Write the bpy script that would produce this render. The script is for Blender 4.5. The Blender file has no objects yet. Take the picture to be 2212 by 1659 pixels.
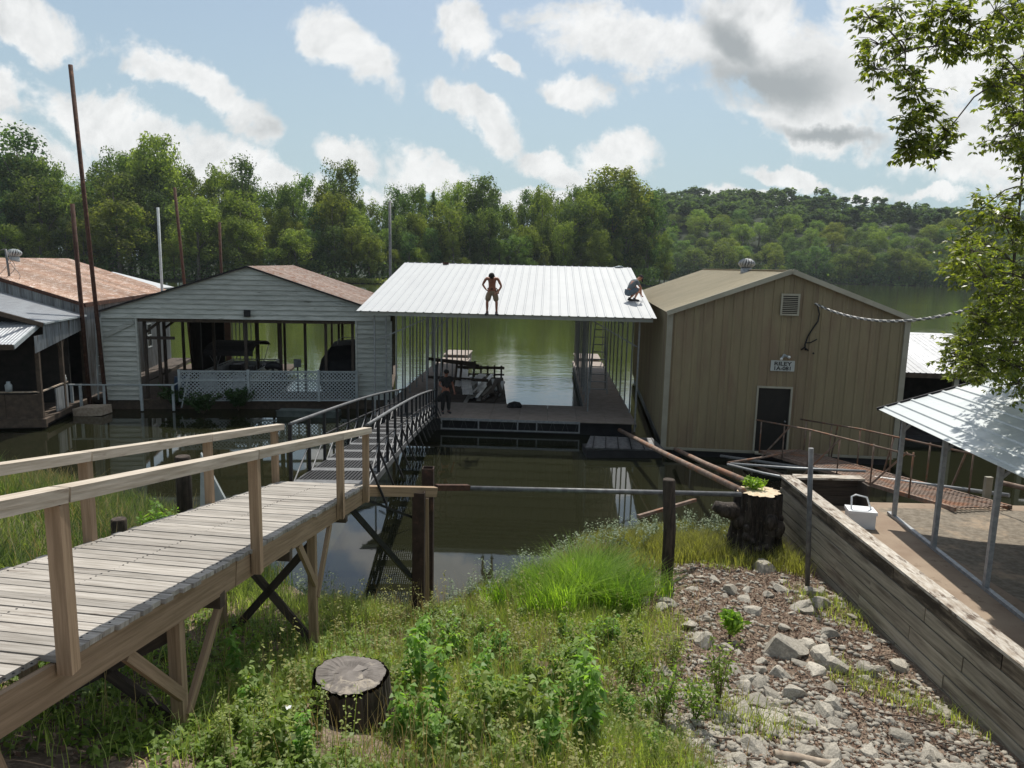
import bpy, math, random
import numpy as np
from mathutils import Vector, Matrix
random.seed(7); rng = np.random.default_rng(7)
PI = math.pi
S = bpy.context.scene
COL = S.collection

# ------------------------------------------------------------------ camera
F, PITCH, ROLL, HC = 1600.0, math.radians(9.1), math.radians(1.3), 6.6
cam = bpy.data.cameras.new('camera'); camo = bpy.data.objects.new('camera', cam); COL.objects.link(camo)
cam.sensor_width = 36; cam.lens = 36*F/2212.0; cam.clip_end = 6000; cam.clip_start = .05
camo.location = (0, 0, HC)
camo.matrix_world = Matrix.Translation((0, 0, HC)) @ Matrix.Rotation(PI/2-PITCH, 4, 'X') @ Matrix.Rotation(ROLL, 4, 'Z')
S.camera = camo
S.view_settings.view_transform = 'Standard'; S.view_settings.look = 'None'
S.view_settings.exposure = 0.35; S.view_settings.gamma = 1
S.render.resolution_x = 1024; S.render.resolution_y = 768

# ------------------------------------------------------------------ sun and sky
SUN_EL, SUN_AZ = math.radians(58), math.radians(9)      # azimuth from +Y towards +X
sd = Vector((math.sin(SUN_AZ)*math.cos(SUN_EL), math.cos(SUN_AZ)*math.cos(SUN_EL), math.sin(SUN_EL)))
sun = bpy.data.lights.new('sun', 'SUN'); sun.energy = 4.2; sun.angle = math.radians(.6); sun.color = (1, .95, .86)
suno = bpy.data.objects.new('sun', sun); COL.objects.link(suno)
suno.rotation_euler = sd.to_track_quat('Z', 'Y').to_euler(); suno.location = (5, 30, 60)

def node(nt, t, **kw):
    n = nt.nodes.new(t)
    for k, v in kw.items(): setattr(n, k, v)
    return n
def mth(nt, op, a, b=None, c=None, clamp=False):
    n = nt.nodes.new('ShaderNodeMath'); n.operation = op; n.use_clamp = clamp
    for i, x in enumerate((a, b, c)):
        if x is None: continue
        if isinstance(x, (int, float)): n.inputs[i].default_value = x
        else: nt.links.new(x, n.inputs[i])
    return n.outputs[0]
def mixc(nt, f, a, b, bt='MIX'):
    n = nt.nodes.new('ShaderNodeMix'); n.data_type = 'RGBA'; n.blend_type = bt
    for i, x in ((0, f), (6, a), (7, b)):
        if isinstance(x, (int, float)): n.inputs[i].default_value = x
        elif isinstance(x, tuple): n.inputs[i].default_value = (*x, 1)
        else: nt.links.new(x, n.inputs[i])
    return n.outputs[2]
def noise(nt, vec, scale, detail=4, rough=.55, dist=0):
    n = nt.nodes.new('ShaderNodeTexNoise'); n.inputs['Scale'].default_value = scale
    n.inputs['Detail'].default_value = detail; n.inputs['Roughness'].default_value = rough
    n.inputs['Distortion'].default_value = dist
    if vec is not None: nt.links.new(vec, n.inputs['Vector'])
    return n
def smooth(nt, x, lo, hi):
    n = nt.nodes.new('ShaderNodeMapRange'); n.interpolation_type = 'SMOOTHSTEP'
    n.inputs['From Min'].default_value = lo; n.inputs['From Max'].default_value = hi
    nt.links.new(x, n.inputs['Value']); return n.outputs[0]

def px_ray(px, py):
    x = px-1106; y = py-829.5
    u = x*math.cos(ROLL)+y*math.sin(ROLL); v = -x*math.sin(ROLL)+y*math.cos(ROLL)
    return Vector((u, F*math.cos(PITCH)-v*math.sin(PITCH), -F*math.sin(PITCH)-v*math.cos(PITCH)))
def at(px, py, Y):
    r = px_ray(px, py); return Vector((0, 0, HC))+r*(Y/r.y)
def atz(px, py, z):
    r = px_ray(px, py); return Vector((0, 0, HC))+r*((z-HC)/r.z)

W = bpy.data.worlds.new('World'); S.world = W; W.use_nodes = True
nt = W.node_tree; nt.nodes.clear(); L = nt.links
sky = node(nt, 'ShaderNodeTexSky', sky_type='NISHITA', sun_disc=False)
sky.sun_elevation = SUN_EL; sky.sun_rotation = SUN_AZ; sky.dust_density = 1.6; sky.air_density = 1.0; sky.ozone_density = 1.2
tc = node(nt, 'ShaderNodeTexCoord')
sep = node(nt, 'ShaderNodeSeparateXYZ'); L.new(tc.outputs['Generated'], sep.inputs[0])
ysafe = mth(nt, 'MAXIMUM', sep.outputs[1], .25)
cu = mth(nt, 'DIVIDE', sep.outputs[0], ysafe); cv = mth(nt, 'DIVIDE', sep.outputs[2], ysafe)
comb = node(nt, 'ShaderNodeCombineXYZ'); L.new(cu, comb.inputs[0]); L.new(cv, comb.inputs[1])
wn = noise(nt, comb.outputs[0], 5.5, 8, .62)
wsub = node(nt, 'ShaderNodeVectorMath', operation='SUBTRACT'); L.new(wn.outputs['Color'], wsub.inputs[0]); wsub.inputs[1].default_value = (.5, .5, .5)
wsc = node(nt, 'ShaderNodeVectorMath', operation='SCALE'); L.new(wsub.outputs[0], wsc.inputs[0]); wsc.inputs['Scale'].default_value = .13
wadd = node(nt, 'ShaderNodeVectorMath', operation='ADD'); L.new(comb.outputs[0], wadd.inputs[0]); L.new(wsc.outputs[0], wadd.inputs[1])
def ell(px, py, rx, ry, rot=0):
    r = px_ray(px, py); u, v = r.x/r.y, r.z/r.y
    m = node(nt, 'ShaderNodeMapping', vector_type='TEXTURE'); L.new(wadd.outputs[0], m.inputs[0])
    m.inputs['Location'].default_value = (u, v, 0); m.inputs['Rotation'].default_value = (0, 0, math.radians(-rot-1.3))
    m.inputs['Scale'].default_value = (rx/F, ry/F, 1)
    ln = node(nt, 'ShaderNodeVectorMath', operation='LENGTH'); L.new(m.outputs[0], ln.inputs[0])
    return ln.outputs[1]
clouds = [(70, 40, 190, 50, 18), (-20, 170, 110, 70, 10), (20, 300, 260, 70, 12), (330, 310, 300, 62, 17), (640, 400, 260, 50, 12), (450, 205, 165, 42, 18),
 (735, 115, 110, 55, 28), (1000, 60, 90, 58, 40), (1085, 128, 60, 22, 25), (770, 335, 110, 32, 20), (930, 395, 130, 45, 15), (1045, 262, 130, 42, 30),
 (1235, 205, 72, 38, 10), (1330, 345, 95, 38, -8), (1195, 365, 90, 30, 10), (1420, 85, 245, 62, 8), (1660, 110, 250, 140, 20), (1990, 120, 330, 180, 0), (1740, 270, 260, 45, 12),
 (2100, 310, 240, 90, 5), (1700, 388, 110, 22, 5), (1860, 400, 62, 24, 0), (2030, 410, 90, 16, 0), (2330, 200, 300, 260, 0), (1200, 430, 900, 26, 0),
 (-350, 60, 230, 90, 10), (300, -160, 260, 60, 10), (900, -180, 240, 70, -10), (1500, -170, 360, 90, 6), (2700, 60, 260, 200, 0), (-500, 330, 300, 80, 0)]
acc = None
for c in clouds:
    e = ell(*c); acc = e if acc is None else mth(nt, 'SMOOTH_MIN', acc, e, .22)
def shifted(dx, dy):
    a = node(nt, 'ShaderNodeVectorMath', operation='ADD'); L.new(comb.outputs[0], a.inputs[0]); a.inputs[1].default_value = (dx, dy, 0); return a.outputs[0]
fn = noise(nt, shifted(0, 0), 7.5, 12, .62, .35); fn2 = noise(nt, shifted(.006, .02), 7.5, 12, .62, .35)
fb_ = noise(nt, comb.outputs[0], 38, 6, .6)
e2 = mth(nt, 'ADD', acc, mth(nt, 'MULTIPLY', mth(nt, 'SUBTRACT', fn.outputs[0], .5), 3.1))
e2 = mth(nt, 'ADD', e2, mth(nt, 'MULTIPLY', mth(nt, 'SUBTRACT', fb_.outputs[0], .5), .55))
cov = mth(nt, 'SUBTRACT', 1, smooth(nt, e2, .64, 1.16))
relief = mth(nt, 'MULTIPLY_ADD', mth(nt, 'SUBTRACT', fn2.outputs[0], fn.outputs[0]), 4.2, .25, clamp=True)
# elsewhere in the sky the same broken cumulus goes on
zs = mth(nt, 'ADD', mth(nt, 'ABSOLUTE', sep.outputs[2]), .18)
pc = node(nt, 'ShaderNodeCombineXYZ'); L.new(mth(nt, 'DIVIDE', sep.outputs[0], zs), pc.inputs[0]); L.new(mth(nt, 'DIVIDE', sep.outputs[1], zs), pc.inputs[1])
gn = noise(nt, pc.outputs[0], 1.15, 7, .55)
gcov = smooth(nt, gn.outputs[0], .49, .60)
front = smooth(nt, sep.outputs[1], .45, .68)
hi = mth(nt, 'SUBTRACT', 1, smooth(nt, cv, .52, .66))
frontm = mth(nt, 'MULTIPLY', front, hi)
mixn = node(nt, 'ShaderNodeMix'); L.new(frontm, mixn.inputs[0]); L.new(gcov, mixn.inputs[2]); L.new(cov, mixn.inputs[3])
covf = mixn.outputs[0]
# cloud body tones: thick grey bases
g1 = ell(1660, 175, 200, 62, 0); g2 = ell(1790, 290, 150, 20, 8); g3 = ell(1580, 95, 120, 50, 30)
gm = mth(nt, 'SMOOTH_MIN', mth(nt, 'SMOOTH_MIN', g1, g2, .2), g3, .2)
gm = mth(nt, 'ADD', gm, mth(nt, 'MULTIPLY', mth(nt, 'SUBTRACT', fn.outputs[0], .5), .8))
grey = mth(nt, 'MULTIPLY', mth(nt, 'SUBTRACT', 1, smooth(nt, gm, .2, 1.5)), .95)
dn = noise(nt, comb.outputs[0], 13, 6, .6)
soft = mth(nt, 'MULTIPLY', mth(nt, 'ADD', relief, mth(nt, 'MULTIPLY', smooth(nt, dn.outputs[0], .45, .7), .5)), .42)
greyt = mth(nt, 'MAXIMUM', mth(nt, 'MULTIPLY', grey, frontm), soft)
ccol = mixc(nt, greyt, (9.0, 9.0, 8.9), (3.3, 3.55, 3.65))
# pale veil low in the sky
veil = mth(nt, 'SUBTRACT', 1, smooth(nt, mth(nt, 'ABSOLUTE', sep.outputs[2]), .0, .42))
skyv = mixc(nt, mth(nt, 'ADD', mth(nt, 'MULTIPLY', veil, .58), .27), sky.outputs[0], (4.2, 5.6, 6.1))
skyc = mixc(nt, mth(nt, 'MULTIPLY', covf, .93), skyv, ccol)
bg = node(nt, 'ShaderNodeBackground'); L.new(skyc, bg.inputs[0]); bg.inputs[1].default_value = .085
wo = node(nt, 'ShaderNodeOutputWorld'); L.new(bg.outputs[0], wo.inputs[0])

# ------------------------------------------------------------------ materials
def M(name, c1, c2=None, scale=(4, 4, 4), rough=.7, metal=0, bump=0, coords='Object', rnd=.12, detail=5, c3=None, s3=(1, 1, 1), t3=(.55, .7), spec=.3, noff=True):
    m = bpy.data.materials.new(name); m.use_nodes = True; nt = m.node_tree; b = nt.nodes['Principled BSDF']
    c2 = c2 or tuple(x*.7 for x in c1)
    tc = node(nt, 'ShaderNodeTexCoord'); oi = node(nt, 'ShaderNodeObjectInfo')
    def mapped(sc):
        mp = node(nt, 'ShaderNodeMapping'); nt.links.new(tc.outputs[coords], mp.inputs[0]); mp.inputs['Scale'].default_value = sc
        if noff:
            cb = node(nt, 'ShaderNodeCombineXYZ'); r9 = mth(nt, 'MULTIPLY', oi.outputs['Random'], 37.0)
            for i in range(3): nt.links.new(r9, cb.inputs[i])
            nt.links.new(cb.outputs[0], mp.inputs['Location'])
        return mp.outputs[0]
    n1 = noise(nt, mapped(scale), 1, detail, .6)
    col = mixc(nt, smooth(nt, n1.outputs[0], .3, .7), c1, c2)
    if c3 is not None:
        n3 = noise(nt, mapped(s3), 1, 6, .65); col = mixc(nt, smooth(nt, n3.outputs[0], *t3), col, c3)
    hs = node(nt, 'ShaderNodeHueSaturation'); nt.links.new(col, hs.inputs['Color'])
    nt.links.new(mth(nt, 'ADD', mth(nt, 'MULTIPLY', oi.outputs['Random'], 2*rnd), 1-rnd), hs.inputs['Value'])
    nt.links.new(hs.outputs[0], b.inputs['Base Color'])
    nt.links.new(mth(nt, 'ADD', mth(nt, 'MULTIPLY', n1.outputs[0], .25), rough-.12), b.inputs['Roughness'])
    b.inputs['Metallic'].default_value = metal; b.inputs['Specular IOR Level'].default_value = spec
    if bump:
        bp = node(nt, 'ShaderNodeBump'); bp.inputs['Strength'].default_value = .6; bp.inputs['Distance'].default_value = bump
        nt.links.new(n1.outputs[0], bp.inputs['Height']); nt.links.new(bp.outputs[0], b.inputs['Normal'])
    return m
def leafmat(name, ca, cb, rough=.5, trans=.4, rndobj=.25, tcol=None):
    m = bpy.data.materials.new(name); m.use_nodes = True; nt = m.node_tree; b = nt.nodes['Principled BSDF']
    a = node(nt, 'ShaderNodeAttribute', attribute_name='rnd'); oi = node(nt, 'ShaderNodeObjectInfo')
    col = mixc(nt, a.outputs['Fac'], ca, cb)
    hs = node(nt, 'ShaderNodeHueSaturation'); nt.links.new(col, hs.inputs['Color'])
    nt.links.new(mth(nt, 'ADD', mth(nt, 'MULTIPLY', oi.outputs['Random'], 2*rndobj), 1-rndobj), hs.inputs['Value'])
    nt.links.new(mth(nt, 'ADD', mth(nt, 'MULTIPLY', oi.outputs['Random'], .05), .475), hs.inputs['Hue'])
    nt.links.new(hs.outputs[0], b.inputs['Base Color']); b.inputs['Roughness'].default_value = rough; b.inputs['Specular IOR Level'].default_value = .12 if rough > .7 else .35
    tr = node(nt, 'ShaderNodeBsdfTranslucent')
    tm = mixc(nt, 1.0, hs.outputs[0], tcol or (1.6, 1.75, .6), 'MULTIPLY'); nt.links.new(tm, tr.inputs[0])
    mx = node(nt, 'ShaderNodeMixShader'); mx.inputs[0].default_value = trans
    nt.links.new(b.outputs[0], mx.inputs[1]); nt.links.new(tr.outputs[0], mx.inputs[2]); nt.links.new(mx.outputs[0], nt.nodes['Material Output'].inputs[0])
    return m
wd = dict(coords='UV', bump=.004, detail=6)
m_deck = M('weathered_deck_wood', (.36, .335, .305), (.22, .20, .175), (2.4, 34, 34), .75, c3=(.13, .105, .085), s3=(1.7, 11, 11), t3=(.56, .74), rnd=.2, **wd)
m_wood = M('treated_lumber', (.33, .235, .155), (.21, .145, .09), (1.6, 34, 34), .75, c3=(.13, .09, .055), s3=(1.2, 6, 6), t3=(.58, .75), rnd=.14, **wd)
m_rail = M('sunbleached_rail_wood', (.50, .44, .37), (.32, .27, .21), (1.8, 34, 34), .7, c3=(.16, .115, .08), s3=(1.5, 8, 8), t3=(.58, .76), rnd=.1, **wd)
m_oldwood = M('old_dark_wood', (.09, .07, .055), (.045, .035, .03), (2, 20, 20), .85, rnd=.2, **wd)
m_plank = M('grey_retaining_plank', (.37, .33, .265), (.22, .19, .15), (1.3, 22, 22), .85, c3=(.085, .065, .05), s3=(.8, 6.5, 6.5), t3=(.44, .76), rnd=.16, **wd)
m_cap = M('mossy_cap_board', (.50, .47, .42), (.30, .25, .2), (5, 26, 26), .9, c3=(.10, .07, .05), s3=(3, 9, 9), t3=(.5, .66), rnd=.08, **wd)
m_rust = M('rusty_steel', (.085, .042, .03), (.045, .024, .018), (9, 9, 9), .85, .1, .003, c3=(.15, .075, .045), s3=(4, 4, 4))
m_rustpipe = M('rusted_pipe_metal', (.25, .19, .155), (.15, .10, .075), (6, 6, 6), .8, .1, .002, c3=(.25, .13, .08), s3=(1.5, 1.5, 1.5), t3=(.5, .62))
m_galv = M('galvanised_steel', (.34, .35, .36), (.24, .25, .26), (12, 12, 12), .5, .45)
m_dgalv = M('dull_grey_steel', (.17, .175, .18), (.10, .10, .105), (8, 8, 8), .6, .4)
m_black = M('black_steel', (.03, .03, .032), (.018, .018, .02), (8, 8, 8), .6, .3)
m_whiteroof = M('white_roof_metal', (.42, .435, .445), (.385, .40, .415), (.6, .6, .6), .5, 0, rnd=.03, spec=.25)
m_fascia = M('galvalume_trim', (.40, .40, .36), (.33, .33, .29), (3, 3, 3), .55, .1)
m_tan = M('tan_painted_metal', (.26, .215, .128), (.222, .183, .11), (1.2, 1.2, .4), .5, 0, c3=(.20, .145, .095), s3=(.9, .9, .22), t3=(.45, .7), rnd=.05)
m_tanroof = M('tan_roof_metal', (.50, .43, .30), (.44, .38, .27), (1, 1, 1), .5, 0, rnd=.03)
m_trim = M('pale_trim_metal', (.36, .34, .27), (.30, .28, .22), (2, 2, 2), .5, 0)
m_siding = M('white_siding_board', (.47, .485, .45), (.33, .345, .315), (1.5, 1.5, 9), .7, 0, c3=(.12, .12, .095), s3=(1.6, 1.6, 14), t3=(.56, .74), rnd=.12)
m_whitewood = M('white_painted_wood', (.38, .42, .43), (.29, .32, .33), (6, 6, 6), .7, 0, rnd=.1)
m_rustroof = M('rusted_roof_sheet', (.34, .19, .125), (.50, .37, .29), (1.5, 6, 6), .75, 0, c3=(.66, .56, .50), s3=(1.1, 7.5, 3), t3=(.5, .66), rnd=.2, noff=True)
m_rustroof2 = M('faded_rust_roof_sheet', (.52, .43, .37), (.36, .24, .19), (2, 5, 4), .7, 0, c3=(.33, .17, .11), s3=(1.2, 4, 3), t3=(.52, .66), rnd=.15)
m_greyroof = M('grey_corrugated_roof', (.36, .38, .40), (.26, .27, .29), (1, 6, 3), .42, .35, rnd=.1)
m_corr = M('stained_corrugated_wall', (.30, .32, .33), (.15, .155, .16), (7, 7, .7), .6, .2, rnd=.15, c3=(.10, .07, .05), s3=(5, 5, .8), t3=(.55, .7))
m_carroof = M('carport_roof_metal', (.50, .53, .54), (.40, .43, .44), (.8, 3, 2), .36, .35, rnd=.05, c3=(.62, .62, .60), s3=(1, 1, 1))
m_dock = M('dock_deck_board', (.30, .255, .225), (.24, .20, .175), (3, 3, 3), .8, 0, rnd=.06)
m_docklit = m_dock
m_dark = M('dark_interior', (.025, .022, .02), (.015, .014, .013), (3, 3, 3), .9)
m_brown = M('brown_porch_wood', (.10, .075, .055), (.06, .045, .035), (5, 5, 5), .85)
m_doorm = M('dark_door_panel', (.02, .018, .016), (.014, .013, .012), (3, 3, 3), .5)
m_plate = M('sign_plate', (.42, .44, .42), (.37, .39, .37), (6, 6, 6), .6)
m_letter = M('sign_lettering', (.02, .02, .02), (.015, .015, .015), (6, 6, 6), .6)
m_bulb = M('pale_lamp_glass', (.75, .75, .72), (.6, .6, .58), (6, 6, 6), .25, spec=.6)
m_sand = M('brown_concrete', (.29, .225, .165), (.225, .165, .12), (1.2, 1.2, 1.2), .9, 0, .004, c3=(.16, .115, .08), s3=(5, 5, 5), t3=(.56, .75), rnd=0)
m_asph = M('gritty_carport_floor', (.22, .19, .15), (.13, .11, .085), (9, 9, 9), .95, 0, .01, c3=(.32, .25, .18), s3=(1.1, 1.1, 1.1), t3=(.5, .66), rnd=0)
m_bark = M('dark_bark', (.085, .065, .052), (.03, .024, .02), (14, 14, 2.5), .95, 0, .03)
m_cutold = M('grey_sawn_wood', (.20, .18, .165), (.13, .115, .105), (7, 7, 7), .85, 0, .006, c3=(.33, .29, .24), s3=(3, 3, 3), t3=(.52, .62))
m_cutnew = M('fresh_sawn_wood', (.62, .52, .38), (.52, .40, .27), (12, 12, 12), .8, 0, .003, c3=(.33, .24, .16), s3=(4, 4, 4))
m_rot = M('rotten_black_wood', (.07, .055, .045), (.015, .012, .01), (16, 16, 4), .8, 0, .05, c3=(.17, .145, .12), s3=(14, 14, 14), t3=(.6, .7))
m_rock = M('grey_tan_rock', (.40, .37, .315), (.25, .23, .195), (7, 7, 7), .9, 0, .02, rnd=.25, c3=(.50, .45, .37), s3=(2, 2, 2))
m_twig = M('dry_twig', (.17, .125, .095), (.10, .075, .06), (9, 9, 9), .9)
m_log = M('pale_dead_log', (.44, .37, .29), (.28, .22, .17), (8, 8, 8), .85, 0, .006)
m_soil = M('leaf_littered_soil', (.165, .125, .092), (.09, .068, .05), (7, 7, 7), .95, 0, .03, c3=(.25, .19, .14), s3=(22, 22, 22), t3=(.5, .62), rnd=0)
m_bank = M('far_bank_soil', (.022, .035, .016), (.014, .022, .010), (.3, .3, .3), 1.0, rnd=0)
m_skin = M('sunburnt_skin', (.33, .15, .10), (.27, .115, .075), (6, 6, 6), .5, rnd=.0)
m_skin2 = M('fair_skin', (.40, .19, .12), (.34, .15, .10), (6, 6, 6), .5, rnd=.0)
m_khaki = M('khaki_cloth', (.27, .20, .13), (.21, .155, .10), (10, 10, 10), .9, rnd=0)
m_greycl = M('grey_cloth', (.13, .145, .16), (.10, .115, .125), (10, 10, 10), .9, rnd=0)
m_bluecl = M('grey_blue_plaid_cloth', (.05, .08, .11), (.12, .14, .16), (22, 22, 22), .9, rnd=0)
m_hair = M('dark_hair', (.03, .026, .024), (.015, .013, .012), (30, 30, 30), .8, rnd=0)
m_shoe = M('dark_grey_shoe', (.05, .05, .055), (.03, .03, .032), (10, 10, 10), .7, rnd=0)
m_darkcl = M('dark_cloth', (.035, .032, .032), (.02, .02, .02), (10, 10, 10), .9, rnd=0)
m_cover = M('black_boat_cover', (.014, .014, .016), (.008, .008, .01), (3, 3, 3), .75, rnd=0)
m_boat = M('silver_boat_side', (.42, .43, .44), (.32, .33, .34), (3, 3, 3), .4, .3)
m_boatd = M('dark_boat_upholstery', (.06, .055, .055), (.04, .036, .036), (3, 3, 3), .6)
m_plastic = M('white_plastic', (.72, .74, .76), (.66, .68, .70), (5, 5, 5), .4, spec=.5)
m_sheet = M('loose_white_sheet_metal', (.66, .66, .66), (.50, .50, .51), (3, 3, 3), .4, .1, rnd=.15)
m_cable = M('twisted_cable_white', (.72, .70, .66), (.5, .48, .45), (40, 40, 40), .6)
m_shake = M('float_drum_black', (.03, .03, .033), (.02, .02, .022), (3, 3, 3), .5)
m_trunk = M('tree_bark', (.11, .095, .075), (.06, .05, .04), (3, 3, 1), .95)
m_fartrunk = M('far_tree_bark', (.13, .12, .10), (.08, .07, .06), (1, 1, 1), .95)
m_float = M('weathered_float_green', (.10, .12, .11), (.06, .07, .065), (3, 3, 3), .7)
l_far = [leafmat('far_leaves_mid', (.045, .080, .030), (.21, .265, .095), .8, .45, .25),
         leafmat('far_leaves_yellow', (.085, .125, .036), (.27, .31, .09), .8, .45, .2),
         leafmat('far_leaves_deep', (.036, .068, .033), (.135, .19, .08), .8, .42, .25)]
l_near = leafmat('hickory_leaves', (.045, .085, .020), (.26, .31, .065), .35, .5, .1)
l_weed = leafmat('weed_leaves', (.075, .145, .028), (.24, .34, .08), .5, .5, .2)
l_grass = leafmat('grass_blades', (.11, .165, .042), (.38, .43, .15), .6, .5, 0)
l_bank = leafmat('bank_grass_blades', (.06, .09, .03), (.27, .29, .12), .6, .42, 0)
l_lush = leafmat('lush_grass_blades', (.10, .17, .025), (.36, .46, .08), .5, .55, 0)
l_dry = leafmat('dry_straw_blades', (.24, .19, .09), (.42, .33, .15), .7, .3, 0, (1.2, 1.1, .7))
l_silver = leafmat('silvery_weed_leaves', (.07, .11, .06), (.19, .25, .15), .6, .3, 0, (1.2, 1.2, 1))
l_litter = leafmat('dead_leaf_litter', (.10, .06, .04), (.36, .27, .20), .8, .1, 0, (1, 1, 1))
l_yellow = leafmat('yellow_green_weeds', (.10, .12, .035), (.32, .33, .12), .6, .45, 0)
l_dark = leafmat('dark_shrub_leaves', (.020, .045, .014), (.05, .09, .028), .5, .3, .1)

# water
m_water = bpy.data.materials.new('lake_water'); m_water.use_nodes = True
nt = m_water.node_tree; b = nt.nodes['Principled BSDF']
tc = node(nt, 'ShaderNodeTexCoord')
b.inputs['Roughness'].default_value = .03; b.inputs['IOR'].default_value = 1.33; b.inputs['Specular IOR Level'].default_value = 1.0
wn_ = noise(nt, tc.outputs['Object'], .06, 3); sp0 = node(nt, 'ShaderNodeSeparateXYZ'); nt.links.new(tc.outputs['Object'], sp0.inputs[0])
nt.links.new(mixc(nt, smooth(nt, mth(nt, 'ADD', sp0.outputs[1], mth(nt, 'MULTIPLY', wn_.outputs[0], 16)), 36, 54), (.0145, .0155, .008), (.046, .058, .016)), b.inputs['Base Color'])  # greener past the dock: murk plus sunlit tree reflections put into the colour
mp = node(nt, 'ShaderNodeMapping'); nt.links.new(tc.outputs['Object'], mp.inputs[0]); mp.inputs['Scale'].default_value = (1, 1.9, 1); mp.inputs['Rotation'].default_value = (0, 0, .12)
wa = noise(nt, mp.outputs[0], 1.6, 3, .5); wb = noise(nt, mp.outputs[0], .33, 2, .5)
pat = noise(nt, tc.outputs['Object'], .035, 2); ps = smooth(nt, pat.outputs[0], .38, .62)
sp = node(nt, 'ShaderNodeSeparateXYZ'); nt.links.new(tc.outputs['Object'], sp.inputs[0])
yfac = mth(nt, 'ADD', mth(nt, 'MULTIPLY', smooth(nt, sp.outputs[1], 28, 44), .9), .08)
hgt = mth(nt, 'MULTIPLY', mth(nt, 'ADD', wa.outputs[0], mth(nt, 'MULTIPLY', wb.outputs[0], 1.4)), mth(nt, 'MULTIPLY', yfac, mth(nt, 'ADD', mth(nt, 'MULTIPLY', ps, .55), .5)))
bp = node(nt, 'ShaderNodeBump'); bp.inputs['Strength'].default_value = .55; bp.inputs['Distance'].default_value = .020
nt.links.new(hgt, bp.inputs['Height']); nt.links.new(bp.outputs[0], b.inputs['Normal'])

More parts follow.
